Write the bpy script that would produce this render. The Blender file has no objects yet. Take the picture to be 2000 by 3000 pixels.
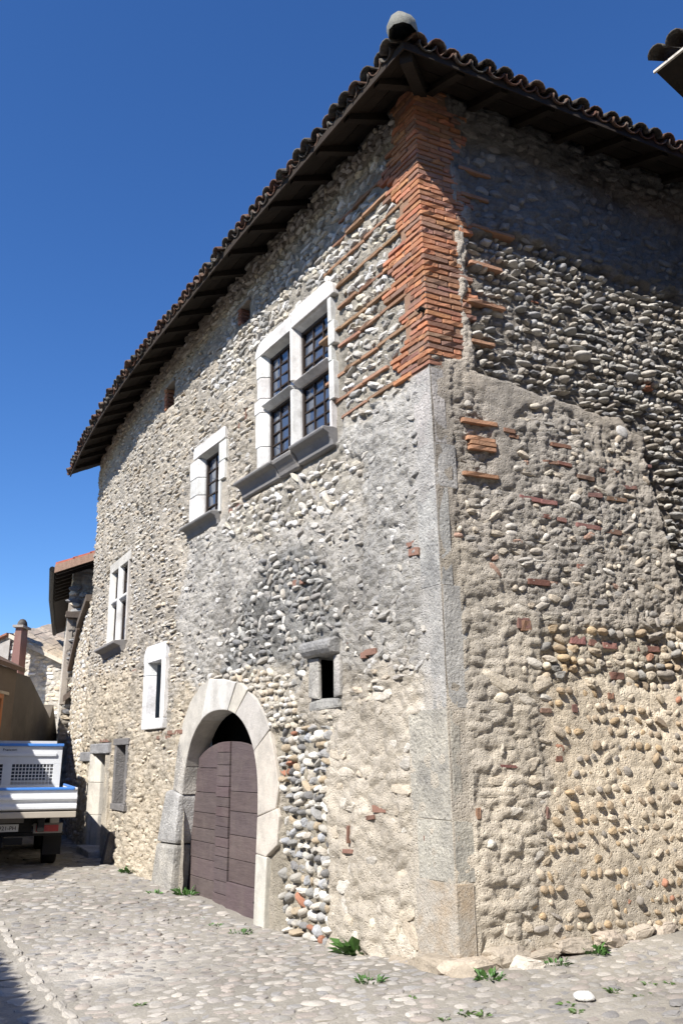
import bpy, bmesh, math, random
import numpy as np
from mathutils import Matrix, Vector

rng = np.random.default_rng(11)
random.seed(5)
scn = bpy.context.scene
col = scn.collection
R = math.radians

# ------------------------------------------------------------------ camera
FPX, TILT, EYE = 2440.0, R(16.6), 1.6            # focal length in photograph pixels, upward tilt, eye height
cd = bpy.data.cameras.new('camera'); cam = bpy.data.objects.new('camera', cd); col.objects.link(cam)
cam.location = (0, 0, EYE); cam.rotation_euler = (R(90) + TILT, 0, 0)
cd.sensor_fit = 'VERTICAL'; cd.sensor_height = 36; cd.lens = 36 * FPX / 3000
cd.clip_start = .05; cd.clip_end = 3000
scn.camera = cam
# ------------------------------------------------------------------ light
SUN_E = R(43); SUN_AZ = R(235)                    # azimuth of the direction towards the sun, from +X
sdir = Vector((math.cos(SUN_E) * math.cos(SUN_AZ), math.cos(SUN_E) * math.sin(SUN_AZ), math.sin(SUN_E)))
w = bpy.data.worlds.new('World'); scn.world = w; w.use_nodes = True
nt = w.node_tree; nt.nodes.clear()
sky = nt.nodes.new('ShaderNodeTexSky'); sky.sky_type = 'NISHITA'; sky.sun_disc = False
sky.sun_elevation = SUN_E; sky.sun_rotation = math.atan2(sdir.x, sdir.y)
sky.altitude = 0; sky.air_density = 1.0; sky.dust_density = .0; sky.ozone_density = 8.0
bg = nt.nodes.new('ShaderNodeBackground'); bg.inputs[1].default_value = .095
hs = nt.nodes.new('ShaderNodeHueSaturation'); hs.inputs['Saturation'].default_value = 1.13; hs.inputs['Hue'].default_value = .507
wo = nt.nodes.new('ShaderNodeOutputWorld')
nt.links.new(sky.outputs[0], hs.inputs['Color']); nt.links.new(hs.outputs[0], bg.inputs[0]); nt.links.new(bg.outputs[0], wo.inputs[0])
sl = bpy.data.lights.new('sun', 'SUN'); sl.energy = 5.0; sl.angle = R(.53); sl.color = (1, .955, .89)
so = bpy.data.objects.new('sun', sl); col.objects.link(so); so.location = (-10, -12, 25)
so.rotation_euler = sdir.to_track_quat('Z', 'Y').to_euler()
scn.view_settings.view_transform = 'Standard'; scn.view_settings.look = 'None'
scn.view_settings.exposure = .84; scn.view_settings.gamma = 1
scn.view_settings.use_curve_mapping = False

# ------------------------------------------------------------------ geometry of the place
C2 = np.array([.925, 7.3])                        # corner of the house on the ground
_a = 32.4 - 1.2 * np.maximum(0, np.linspace(0, 30, 1201) - 6)
_a = np.maximum(_a, 20.5)
_s = np.linspace(0, 30, 1201)
_d = np.stack([-np.sin(np.radians(_a)), np.cos(np.radians(_a))], 1)
_p = np.vstack([[0, 0], np.cumsum((_d[:-1] + _d[1:]) / 2 * _s[1], 0)]) + C2
dB = np.array([math.sin(R(65)), math.cos(R(65))]); nB = np.array([dB[1], -dB[0]])
dA0 = _d[0]; nA0 = np.array([-dA0[1], dA0[0]])
def lean(z): z = np.maximum(z, 0); return .012 * z + .0014 * z * z
def dirA(s):
    s = np.asarray(s, float)
    return np.stack([np.interp(s, _s, _d[:, 0]), np.interp(s, _s, _d[:, 1])], -1)
def planA(s):
    s = np.asarray(s, float)
    p = np.stack([np.interp(s, _s, _p[:, 0]), np.interp(s, _s, _p[:, 1])], -1)
    neg = np.minimum(s, 0)
    return p + neg[..., None] * dA0
def A(s, z, o=0.):                                # street wall: distance from corner, height, outward offset
    s, z, o = np.broadcast_arrays(np.asarray(s, float), np.asarray(z, float), np.asarray(o, float))
    d = dirA(s); n = np.stack([-d[..., 1], d[..., 0]], -1)
    q = planA(s) + n * (o + lean(z))[..., None]
    return np.concatenate([q, z[..., None]], -1)
def B(t, z, o=0.):                                # lane wall
    t, z, o = np.broadcast_arrays(np.asarray(t, float), np.asarray(z, float), np.asarray(o, float))
    q = C2 + nA0 * lean(z)[..., None] + dB * t[..., None] + nB * o[..., None]
    return np.concatenate([q, z[..., None]], -1)
def frameA(s):
    d = dirA(s); n = np.array([-d[1], d[0], 0]); u = np.array([0, 0, 1.]); return np.cross(u, n), u, n
def frameB(t):
    n = np.array([nB[0], nB[1], 0]); u = np.array([0, 0, 1.]); return np.cross(u, n), u, n
def ray(px, py):
    x = (px - 1000) / FPX; y = -(py - 1500) / FPX
    return np.array([x, math.cos(TILT) - y * math.sin(TILT), math.sin(TILT) + y * math.cos(TILT)])
def pixA(px, py):                                 # photograph pixel -> point of the street wall
    r = ray(px, py); z = 4.
    for _ in range(5):
        q = _p + np.stack([-_d[:, 1], _d[:, 0]], 1) * lean(z)
        cr = q[:, 0] * r[1] - q[:, 1] * r[0]
        i = np.where(np.sign(cr[:-1]) != np.sign(cr[1:]))[0]
        if len(i) == 0:
            i = 0 if px > 800 else 900; f = 0
        else:
            i = i[0]; f = cr[i] / (cr[i] - cr[i + 1])
        P = q[i] * (1 - f) + q[i + 1] * f; s = _s[i] + f * _s[1]; z = EYE + P[1] / r[1] * r[2]
    if px > 800 and s == 0:                       # right of the corner: straight continuation
        q = C2 + nA0 * lean(z); M = np.array([[dA0[0], -r[0]], [dA0[1], -r[1]]]); s, l = np.linalg.solve(M, -q); z = EYE + l * r[2]
    return s, z
def pixB(px, py):
    r = ray(px, py); z = 4.
    for _ in range(4):
        q = C2 + nA0 * lean(z); M = np.array([[dB[0], -r[0]], [dB[1], -r[1]]]); t, l = np.linalg.solve(M, -q); z = EYE + l * r[2]
    return t, z
def pixY(px, py, y):                              # pixel -> point at a given distance along the street
    r = ray(px, py); return np.array([r[0] / r[1] * y, y, EYE + y * r[2] / r[1]])
def polyA(pts): return np.array([pixA(*p) for p in pts])
def polyB(pts): return np.array([pixB(*p) for p in pts])
def inside(poly, x, y):
    x = np.asarray(x); y = np.asarray(y); c = np.zeros(x.shape, bool); n = len(poly); j = n - 1
    for i in range(n):
        xi, yi = poly[i]; xj, yj = poly[j]
        if yi != yj:
            c ^= ((yi > y) != (yj > y)) & (x < (xj - xi) * (y - yi) / (yj - yi) + xi)
        j = i
    return c
_gc = [(A(1.9, 0)[:2], -.16), (A(3.5, 0)[:2], -.19), (A(5.6, 0)[:2], -.13), (A(6.8, 0)[:2], -.05), (A(10, 0)[:2], -.02), (A(14, 0)[:2], 0),
       (C2, -.03), (B(.55, 0)[:2], .06), (B(2.4, 0)[:2], .14), (B(4.5, 0)[:2], .22), ((0, 5), -.08), ((-3, 8), -.12), ((-4.5, 13), -.05), ((-8, 20), .0),
       ((2, 4.5), .0), ((4, 6), .15), ((-7, 8), -.05), ((0, -4), 0), ((-12, 28), 0), ((8, 8), .3), ((-6, 0), -.05)]
_gx = np.array([c[0] for c in _gc]); _gz = np.array([c[1] for c in _gc])
def ground(x, y):
    x = np.asarray(x, float); y = np.asarray(y, float)
    d2 = (x[..., None] - _gx[:, 0]) ** 2 + (y[..., None] - _gx[:, 1]) ** 2
    wt = 1 / (d2 + .6) ** 1.5
    return (wt * _gz).sum(-1) / wt.sum(-1)

# ------------------------------------------------------------------ noise on arrays
def _hash(x, y, seed):
    h = (x.astype(np.int64) * 374761393 + y.astype(np.int64) * 668265263 + seed * 144269504) & 0xffffffff
    h = ((h ^ (h >> 13)) * 1274126177) & 0xffffffff
    return ((h ^ (h >> 16)) & 0xffffff) / float(0xffffff)
def vnoise(x, y, seed=0):
    xi = np.floor(x); yi = np.floor(y); fx = x - xi; fy = y - yi
    fx = fx * fx * (3 - 2 * fx); fy = fy * fy * (3 - 2 * fy)
    a = _hash(xi, yi, seed); b = _hash(xi + 1, yi, seed); c = _hash(xi, yi + 1, seed); d = _hash(xi + 1, yi + 1, seed)
    return (a * (1 - fx) + b * fx) * (1 - fy) + (c * (1 - fx) + d * fx) * fy
def fbm(x, y, seed=0, oct=4):
    r = 0; a = .5
    for i in range(oct):
        r = r + a * (vnoise(x, y, seed + i * 17) * 2 - 1); x = x * 2.03 + 5.1; y = y * 2.03 - 3.3; a *= .5
    return r
def worley(x, y, seed=0):
    xi = np.floor(x); yi = np.floor(y); f1 = np.full(x.shape, 9.); f2 = f1.copy(); cid = np.zeros(x.shape)
    for i in (-1, 0, 1):
        for j in (-1, 0, 1):
            cx = xi + i; cy = yi + j
            d = np.hypot(cx + .15 + .7 * _hash(cx, cy, seed) - x, cy + .15 + .7 * _hash(cx, cy, seed + 7) - y)
            m = d < f1
            f2 = np.where(m, f1, np.minimum(f2, d)); cid = np.where(m, _hash(cx, cy, seed + 31), cid); f1 = np.where(m, d, f1)
    return f1, f2, cid

# ------------------------------------------------------------------ materials
def N(nt, t, **k):
    n = nt.nodes.new(t)
    for a, b in k.items(): setattr(n, a, b)
    return n
def material(name, rgb=(.5, .5, .5), src='rgb', rough=.9, var=.25, vscale=6., fine=40., bump=.35, bdist=.02, spec=.25, tint=None, tscale=1.2, tamt=.5, metal=0., pits=0., pscale=30., streak=0., grain=None, tr=(.5, .66)):
    m = bpy.data.materials.new(name); m.use_nodes = True; nt = m.node_tree; L = nt.links.new
    bs = nt.nodes['Principled BSDF']; bs.inputs['Roughness'].default_value = rough
    bs.inputs['Specular IOR Level'].default_value = spec; bs.inputs['Metallic'].default_value = metal
    geo = N(nt, 'ShaderNodeNewGeometry')
    if src == 'rgb':
        c = N(nt, 'ShaderNodeRGB'); c.outputs[0].default_value = (*rgb, 1); cs = c.outputs[0]
    elif src == 'attr':
        c = N(nt, 'ShaderNodeAttribute', attribute_name='Col'); cs = c.outputs['Color']
    else:
        c = N(nt, 'ShaderNodeObjectInfo'); cs = c.outputs['Color']
    pos = geo.outputs['Position']
    if streak:
        mp = N(nt, 'ShaderNodeVectorMath', operation='MULTIPLY'); mp.inputs[1].default_value = (streak, streak, 1); L(pos, mp.inputs[0]); vpos = mp.outputs[0]
    else: vpos = pos
    if grain:
        mg = N(nt, 'ShaderNodeVectorMath', operation='MULTIPLY'); mg.inputs[1].default_value = grain; L(pos, mg.inputs[0]); vpos = mg.outputs[0]
    n1 = N(nt, 'ShaderNodeTexNoise'); n1.inputs['Scale'].default_value = vscale; n1.inputs['Detail'].default_value = 6; n1.inputs['Roughness'].default_value = .65
    L(vpos, n1.inputs['Vector'])
    n2 = N(nt, 'ShaderNodeTexNoise'); n2.inputs['Scale'].default_value = fine; n2.inputs['Detail'].default_value = 5; n2.inputs['Roughness'].default_value = .7
    L(vpos if grain else pos, n2.inputs['Vector'])
    ad = N(nt, 'ShaderNodeMath', operation='ADD'); L(n1.outputs[0], ad.inputs[0]); L(n2.outputs[0], ad.inputs[1])
    mr = N(nt, 'ShaderNodeMapRange'); mr.inputs[1].default_value = .6; mr.inputs[2].default_value = 1.4
    mr.inputs[3].default_value = 1 - var; mr.inputs[4].default_value = 1 + var; L(ad.outputs[0], mr.inputs[0])
    mu = N(nt, 'ShaderNodeVectorMath', operation='SCALE'); L(cs, mu.inputs[0]); L(mr.outputs[0], mu.inputs['Scale'])
    out = mu.outputs[0]
    if tint:
        n3 = N(nt, 'ShaderNodeTexNoise'); n3.inputs['Scale'].default_value = tscale; n3.inputs['Detail'].default_value = 5; n3.inputs['Roughness'].default_value = .7; L(pos, n3.inputs['Vector'])
        r3 = N(nt, 'ShaderNodeMapRange'); r3.inputs[1].default_value = tr[0]; r3.inputs[2].default_value = tr[1]; r3.inputs[4].default_value = tamt; L(n3.outputs[0], r3.inputs[0])
        mx = N(nt, 'ShaderNodeMix', data_type='RGBA'); L(r3.outputs[0], mx.inputs[0]); L(out, mx.inputs[6]); mx.inputs[7].default_value = (*tint, 1); out = mx.outputs[2]
    L(out, bs.inputs['Base Color'])
    hgt = n2.outputs[0]
    if pits:
        vo = N(nt, 'ShaderNodeTexVoronoi'); vo.inputs['Scale'].default_value = pscale; L(pos, vo.inputs['Vector'])
        pr = N(nt, 'ShaderNodeMapRange'); pr.inputs[1].default_value = .0; pr.inputs[2].default_value = .35; pr.inputs[3].default_value = -pits; pr.inputs[4].default_value = 0; L(vo.outputs['Distance'], pr.inputs[0])
        sm = N(nt, 'ShaderNodeMath', operation='ADD'); L(hgt, sm.inputs[0]); L(pr.outputs[0], sm.inputs[1]); hgt = sm.outputs[0]
    a2 = N(nt, 'ShaderNodeMath', operation='ADD'); L(hgt, a2.inputs[0]); L(n1.outputs[0], a2.inputs[1])
    bp = N(nt, 'ShaderNodeBump'); bp.inputs['Strength'].default_value = bump; bp.inputs['Distance'].default_value = bdist
    L(a2.outputs[0], bp.inputs['Height']); L(bp.outputs[0], bs.inputs['Normal'])
    return m
M = {}
M['mortar'] = material('mortar', src='attr', var=.32, vscale=11, fine=60, bump=.8, bdist=.035, pits=.7, pscale=36)
M['stone'] = material('wall_stone', src='attr', var=.32, vscale=16, fine=60, bump=.7, bdist=.025, rough=.9)
M['stone_piece'] = material('wall_stone_piece', src='obj', var=.32, vscale=16, fine=60, bump=.7, bdist=.025, rough=.9)
M['ashlar'] = material('pale_ashlar', src='obj', var=.2, vscale=5, fine=60, bump=.5, bdist=.015, tint=(.26, .245, .22), tscale=3.2, tamt=.6, tr=(.44, .68))
M['quoin'] = material('weathered_quoin', src='obj', var=.36, vscale=6, fine=34, bump=.8, bdist=.04, tint=(.15, .148, .145), tscale=2.4, tamt=.7, pits=.35, pscale=19, tr=(.42, .68))
M['stained'] = material('stained_base_stone', src='obj', var=.34, vscale=7, fine=60, bump=.8, bdist=.04, tint=(.4, .27, .14), tscale=2.6, tamt=.5, pits=.35, pscale=19, tr=(.44, .62))
M['brick'] = material('brick', src='obj', var=.3, vscale=9, fine=60, bump=.6, bdist=.015, tint=(.3, .2, .14), tscale=5, tamt=.3)
M['tile'] = material('roof_tile', src='obj', var=.35, vscale=6, fine=40, bump=.5, bdist=.015, tint=(.15, .15, .13), tscale=7, tamt=.7)
M['tile_joined'] = material('roof_tile_joined', rgb=(.2, .09, .05), var=.35, vscale=6, fine=40, bump=.5, bdist=.015, tint=(.2, .2, .17), tscale=7, tamt=.8)
M['eave_wood'] = material('old_eave_wood', src='obj', var=.4, vscale=5, fine=30, bump=.5, bdist=.01, rough=.85)
M['door_wood'] = material('door_wood', src='obj', var=.3, vscale=2.2, fine=9, bump=.5, bdist=.012, rough=.75, tint=(.13, .105, .095), tscale=3, tamt=.45, grain=(1, 1, 9))
M['window_wood'] = material('window_wood', rgb=(.035, .025, .02), var=.2, rough=.6)
M['iron'] = material('iron', rgb=(.02, .02, .02), var=.3, rough=.6, metal=.6)
M['dark'] = material('dark_interior', rgb=(.012, .011, .01), var=.2, rough=1, spec=0)
M['cobble'] = material('cobble', src='attr', var=.22, vscale=10, fine=60, bump=.5, bdist=.012, rough=.85)
M['cobble_piece'] = material('cobble_piece', src='obj', var=.22, vscale=10, fine=60, bump=.5, bdist=.012, rough=.85)
M['ground'] = material('street_mortar', src='attr', var=.28, vscale=3, fine=35, bump=.8, bdist=.02, rough=.95)
M['leaf'] = material('weed_leaf', src='obj', var=.35, vscale=14, fine=60, bump=.1, rough=.55, spec=.4)
M['timber'] = material('grey_timber', src='obj', var=.35, vscale=4, fine=35, bump=.5, bdist=.01, streak=5)
M['render'] = material('render_wall', src='obj', var=.2, vscale=3, fine=35, bump=.6, bdist=.015, tint=(.2, .17, .13), tscale=.8, tamt=.4)
M['paint'] = material('vehicle_paint', src='obj', var=.06, vscale=5, fine=30, bump=.03, bdist=.003, rough=.35, spec=.5, tint=(.3, .27, .22), tscale=3, tamt=.12)
M['rubber'] = material('rubber', rgb=(.015, .015, .016), var=.2, rough=.8)
M['lens'] = material('red_lens', rgb=(.3, .01, .012), var=.1, rough=.2, spec=.6)
def glass():
    m = bpy.data.materials.new('window_glass'); m.use_nodes = True; nt = m.node_tree; L = nt.links.new
    bs = nt.nodes['Principled BSDF']; bs.inputs['Roughness'].default_value = .09; bs.inputs['Specular IOR Level'].default_value = .8
    bs.inputs['Base Color'].default_value = (.05, .065, .095, 1); bs.inputs['Coat Weight'].default_value = .6
    g = N(nt, 'ShaderNodeNewGeometry'); n = N(nt, 'ShaderNodeTexNoise'); n.inputs['Scale'].default_value = 5; L(g.outputs['Position'], n.inputs['Vector'])
    b = N(nt, 'ShaderNodeBump'); b.inputs['Strength'].default_value = .1; b.inputs['Distance'].default_value = .03; L(n.outputs[0], b.inputs['Height']); L(b.outputs[0], bs.inputs['Normal'])
    return m
M['glass'] = glass()

# ------------------------------------------------------------------ object helpers
WL = {}                                           # world position of every parent (all parents are unrotated)
def thing(name, label, cat, loc, group=None):
    o = bpy.data.objects.new(name, None); col.objects.link(o); o.location = loc; o.empty_display_size = .3
    o['label'] = label; o['category'] = cat
    if group: o['group'] = group
    WL[o] = np.array(loc, float); return o
def tag(o, label, cat, group=None):
    o['label'] = label; o['category'] = cat
    if group: o['group'] = group
    return o
def link(o, parent, wloc):
    col.objects.link(o)
    if parent is not None:
        o.parent = parent; o.location = tuple(np.array(wloc) - WL[parent])
    else: o.location = tuple(wloc)
    WL[o] = np.array(wloc, float)
def fast_mesh(name, V, tri, colr=None, smooth=False):
    me = bpy.data.meshes.new(name); V = np.asarray(V, np.float32); tri = np.asarray(tri, np.int32); k = tri.shape[1]
    me.vertices.add(len(V)); me.vertices.foreach_set('co', V.ravel())
    me.loops.add(tri.size); me.loops.foreach_set('vertex_index', tri.ravel())
    me.polygons.add(len(tri)); me.polygons.foreach_set('loop_start', np.arange(0, tri.size, k, dtype=np.int32))
    me.polygons.foreach_set('use_smooth', np.full(len(tri), smooth))
    if colr is not None:
        a = me.color_attributes.new('Col', 'FLOAT_COLOR', 'POINT'); c = np.ones((len(V), 4), np.float32); c[:, :3] = colr; a.data.foreach_set('color', c.ravel())
    me.update(calc_edges=True); return me
def obj(name, me, mat, parent=None, wloc=(0, 0, 0), color=None):
    o = bpy.data.objects.new(name, me)
    if mat is not None and len(me.materials) == 0: me.materials.append(mat)
    if color is not None: o.color = (*color, 1)
    link(o, parent, wloc); return o
def from_bm(name, bm, mat, parent=None, color=None, smooth=False):
    bmesh.ops.recalc_face_normals(bm, faces=bm.faces)
    c = np.mean([v.co[:] for v in bm.verts], 0); bmesh.ops.translate(bm, verts=bm.verts, vec=Vector(-c))
    me = bpy.data.meshes.new(name); bm.to_mesh(me); bm.free()
    if smooth: me.polygons.foreach_set('use_smooth', [True] * len(me.polygons))
    return obj(name, me, mat, parent, c, color)
def vary(c, a=.12, hue=.015):
    f = 1 + random.uniform(-a, a); return tuple(max(.004, x * f * (1 + random.uniform(-hue, hue))) for x in c)
def solid(bm, bottom, top):                       # closed prism between two rings of points
    a = [bm.verts.new(p) for p in bottom]; b = [bm.verts.new(p) for p in top]; n = len(a)
    bm.faces.new(a[::-1]); bm.faces.new(b)
    for i in range(n): bm.faces.new((a[i], a[(i + 1) % n], b[(i + 1) % n], b[i]))
def bevel(bm, off, seg=1, ang=20):
    es = [e for e in bm.edges if len(e.link_faces) == 2 and e.calc_face_angle(0) > R(ang)]
    if es and off > 0: bmesh.ops.bevel(bm, geom=es, offset=off, segments=seg, affect='EDGES', profile=.6, clamp_overlap=True)
def prism(name, wf, poly, o0, o1, mat, parent, color=None, bev=.012, seg=2, jit=0.):
    """polygon in (distance, height) on a wall, extruded outward from o0 to o1"""
    bm = bmesh.new(); poly = [(s + random.uniform(-jit, jit), z + random.uniform(-jit, jit)) for s, z in poly]
    solid(bm, [wf(s, z, o0) for s, z in poly], [wf(s, z, o1) for s, z in poly]); bmesh.ops.recalc_face_normals(bm, faces=bm.faces); bevel(bm, bev, seg)
    return from_bm(name, bm, mat, parent, color)
def prof_v(name, wf, prof, z0, z1, mat, parent, color=None, bev=.008, o=0.):
    """profile in (distance, offset) extruded upward: jambs, mullions"""
    bm = bmesh.new(); solid(bm, [wf(s, z0, q + o) for s, q in prof], [wf(s, z1, q + o) for s, q in prof]); bmesh.ops.recalc_face_normals(bm, faces=bm.faces); bevel(bm, bev, 1)
    return from_bm(name, bm, mat, parent, color)
def prof_h(name, wf, prof, s0, s1, mat, parent, color=None, bev=.008, n=1):
    """profile in (height, offset) extruded along the wall: sills, lintel mouldings, boards"""
    bm = bmesh.new(); k = len(prof); rings = []
    for i in range(n + 1):
        s = s0 + (s1 - s0) * i / n; rings.append([bm.verts.new(wf(s, z, q)) for z, q in prof])
    bm.faces.new(rings[0][::-1]); bm.faces.new(rings[-1])
    for r0, r1 in zip(rings, rings[1:]):
        for i in range(k): bm.faces.new((r0[i], r0[(i + 1) % k], r1[(i + 1) % k], r1[i]))
    bmesh.ops.recalc_face_normals(bm, faces=bm.faces)
    if n == 1: bevel(bm, bev, 1)
    return from_bm(name, bm, mat, parent, color)
def rounded(s0, s1, z0, z1, r_l, r_r, n=5):       # outline with round upper corners (s1 is the far side)
    p = [(s0, z0), (s1, z0)]
    p += [(s1 - r_l + r_l * math.cos(a), z1 - r_l + r_l * math.sin(a)) for a in np.linspace(0, math.pi / 2, n)] if r_l else [(s1, z1)]
    p += [(s0 + r_r - r_r * math.sin(a), z1 - r_r + r_r * math.cos(a)) for a in np.linspace(0, math.pi / 2, n)] if r_r else [(s0, z1)]
    return p
def tube_bm(bm, pts, rad, seg=8):
    pts = [Vector(p) for p in pts]; rings = []
    for i, p in enumerate(pts):
        d = (pts[min(i + 1, len(pts) - 1)] - pts[max(i - 1, 0)]).normalized(); u = d.orthogonal().normalized(); v = d.cross(u)
        r = rad[i] if isinstance(rad, (list, tuple)) else rad
        rings.append([bm.verts.new(p + (u * math.cos(a) + v * math.sin(a)) * r) for a in np.linspace(0, 2 * math.pi, seg, endpoint=False)])
    for r0, r1 in zip(rings, rings[1:]):
        for i in range(seg): bm.faces.new((r0[i], r0[(i + 1) % seg], r1[(i + 1) % seg], r1[i]))
    bm.faces.new(rings[0][::-1]); bm.faces.new(rings[-1])
def box_bm(bm, c, T, U, Nn, a, b, d):             # half sizes a, b, d along T, U, N
    c = np.array(c); P = [c + T * (x * a) + U * (y * b) + Nn * (q * d) for q in (-1, 1) for x, y in ((-1, -1), (1, -1), (1, 1), (-1, 1))]
    solid(bm, P[:4], P[4:])

# ------------------------------------------------------------------ stone templates
def ico(sub):
    bm = bmesh.new(); bmesh.ops.create_icosphere(bm, subdivisions=sub, radius=1)
    V = np.array([v.co[:] for v in bm.verts]); F = np.array([[v.index for v in f.verts] for f in bm.faces]); bm.free(); return V, F
ICO = {1: ico(2), 2: ico(3)}                      # 42 and 162 vertices
def make_stone(kind, lvl, r):
    V, F = ICO[lvl]; V = V.copy()
    k = r.normal(size=(4, 3)); ph = r.uniform(0, 6, 4)
    f = 1 + sum(.055 * np.sin(V @ k[i] * 1.6 + ph[i]) for i in range(4))
    V = V * f[:, None]
    if kind == 'rub':
        V = np.sign(V) * np.abs(V) ** .75
        d = np.array([r.normal(scale=.16), r.normal(scale=.16), 1.]); d /= np.linalg.norm(d); e = V @ d - r.uniform(.45, .65); V = V - np.where(e > 0, e * .85, 0)[:, None] * d
        for i in range(9):
            d = r.normal(size=3); d[2] = abs(d[2]) * .8; d /= np.linalg.norm(d); h = r.uniform(.6, .92)
            e = V @ d - h; V = V - np.where(e > 0, e * .9, 0)[:, None] * d
        V += r.normal(scale=.035, size=V.shape)
    else:
        V = np.sign(V) * np.abs(V) ** .9; V[:, 0] += V[:, 1] * r.uniform(-.25, .25); V *= 1 + r.normal(scale=.03, size=(len(V), 1))
        for i in range(3):
            d = r.normal(size=3); d /= np.linalg.norm(d); e = V @ d - r.uniform(.7, .9); V = V - np.where(e > 0, e * .7, 0)[:, None] * d
    V /= np.abs(V).max(0)
    keep = V[F].mean(1)[:, 2] > -.35; F = F[keep]
    u, inv = np.unique(F, return_inverse=True); return V[u], inv.reshape(F.shape)
_r = np.random.default_rng(3)
ST = {(k, l): [make_stone(k, l, _r) for _ in range(14)] for k in ('rub', 'peb') for l in (1, 2)}
ST_ME = {}
def stone_template_mesh(kind, i, matkey):
    key = (kind, i, matkey)
    if key not in ST_ME:
        V, F = ST[(kind, 2)][i]; me = fast_mesh('stone_' + kind, V, F, smooth=(kind == 'peb')); me.materials.append(M[matkey]); ST_ME[key] = me
    return ST_ME[key]
def build_stones(stones, name, parent, mat, piece_mat, n_single, single_name):
    """stones: dicts P,T,U,N,a,b,c,rot,kind,col,size. The n_single largest in view become pieces of their own."""
    stones.sort(key=lambda q: -q['px'])
    for q in stones[:n_single]:
        i = random.randrange(14); me = stone_template_mesh(q['kind'], i, piece_mat)
        o = bpy.data.objects.new(single_name, me); o.color = (*q['col'], 1); col.objects.link(o); o.parent = parent
        c, s = math.cos(q['rot']), math.sin(q['rot']); X = q['T'] * c + q['U'] * s; Y = -q['T'] * s + q['U'] * c
        m = Matrix.Identity(4)
        for k in range(3): m[k][0] = X[k] * q['a']; m[k][1] = Y[k] * q['b']; m[k][2] = q['N'][k] * q['c']; m[k][3] = q['P'][k] - WL[parent][k]
        o.matrix_local = m
    rest = {}
    for q in stones[n_single:]:
        rest.setdefault((q['kind'], 2 if q['px'] > 8 else 1, random.randrange(14)), []).append(q)
    for smooth in (False, True):
        VV, FF, CC, base = [], [], [], 0
        for (kind, lvl, i), qs in rest.items():
            if (kind == 'peb') != smooth: continue
            V, F = ST[(kind, lvl)][i]; n = len(qs)
            T = np.array([q['T'] for q in qs]); U = np.array([q['U'] for q in qs]); Nn = np.array([q['N'] for q in qs])
            rot = np.array([q['rot'] for q in qs])[:, None]; X = T * np.cos(rot) + U * np.sin(rot); Y = -T * np.sin(rot) + U * np.cos(rot)
            sc = np.array([[q['a'], q['b'], q['c']] for q in qs]); P = np.array([q['P'] for q in qs])
            W = P[:, None] + V[None, :, 0:1] * (X * sc[:, 0:1])[:, None] + V[None, :, 1:2] * (Y * sc[:, 1:2])[:, None] + V[None, :, 2:3] * (Nn * sc[:, 2:3])[:, None]
            VV.append(W.reshape(-1, 3)); FF.append((F[None] + (np.arange(n) * len(V))[:, None, None]).reshape(-1, 3) + base)
            CC.append(np.repeat(np.array([q['col'] for q in qs]), len(V), 0)); base += n * len(V)
        if VV:
            V = np.concatenate(VV) - WL[parent]; me = fast_mesh(name, V, np.concatenate(FF), np.concatenate(CC), smooth)
            o = obj(name, me, mat, parent, WL[parent]); o['kind'] = 'stuff'
EYEP = np.array([0, 0, EYE])
def px_size(P, a, b): return 832 * 2 * math.sqrt(a * b) / max(1., np.linalg.norm(P - EYEP))

PALE = [(.64, .62, .575), (.54, .515, .47), (.46, .42, .36), (.59, .54, .44), (.38, .36, .335), (.68, .67, .65)]
GREY = [(.24, .24, .235), (.32, .315, .3), (.17, .17, .175), (.4, .385, .35), (.28, .26, .24)]
WARM = [(.58, .5, .385), (.5, .43, .335), (.62, .55, .435), (.44, .36, .265), (.53, .495, .435)]
PEB = [(.42, .4, .36), (.52, .48, .42), (.32, .32, .32), (.42, .34, .24), (.6, .57, .51), (.37, .385, .41)]
BROWN = [(.42, .31, .19), (.34, .25, .16), (.44, .38, .3), (.5, .37, .22), (.3, .27, .24), (.46, .41, .34)]
def lay_stones(wf, fr, z_, poly, block, out, seed, base_off, mcol=None):
    r = np.random.default_rng(seed); x0, y0 = poly.min(0); x1, y1 = poly.max(0); z = y0
    while z < y1:
        rh = z_['rh'] * r.uniform(.8, 1.25); x = x0 - r.uniform(0, .2)
        while x < x1:
            wd = r.uniform(*z_['w']); wd = wd if r.random() > .12 else wd * 1.5
            x += wd
            if r.random() > z_['cov']: continue
            cx = x - wd / 2; cz = z + rh / 2 + r.normal(scale=z_.get('zj', .012)) + .025 * math.sin(cx * 1.7 + z * 3)
            hh = rh * r.uniform(*z_.get('hk', (.75, 1.05)))
            if not inside(poly, np.array([cx]), np.array([cz]))[0] or block(cx, cz, wd / 2, hh / 2): continue
            T, U, Nn = fr(cx); c = z_['c'] * r.uniform(.7, 1.3)
            P = wf(cx, cz, base_off(cx, cz) + z_.get('emb', 0.) + r.normal(scale=z_.get('oj', .008)))
            pal = z_['pal']; cl = np.array(pal[r.integers(len(pal))]) * r.uniform(.85, 1.15)
            if r.random() < z_.get('red', 0): cl = np.array((.33, .14, .085)) * r.uniform(.8, 1.2)
            if mcol is not None: cl = cl * (1 - z_.get('dust', .3)) + np.array(mcol) * z_.get('dust', .3)
            a = wd / 2 * z_.get('wk', .98); b = hh / 2
            knd = z_['kind'] if r.random() > z_.get('mix', 0) else ('rub' if z_['kind'] == 'peb' else 'peb')
            out.append(dict(P=P, T=T, U=U, N=Nn, a=a, b=b, c=c, rot=r.normal(scale=z_.get('rj', .1)), kind=knd, col=tuple(cl), px=px_size(P, a, b)))
        z += rh * z_.get('pitch', 1.)

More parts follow.
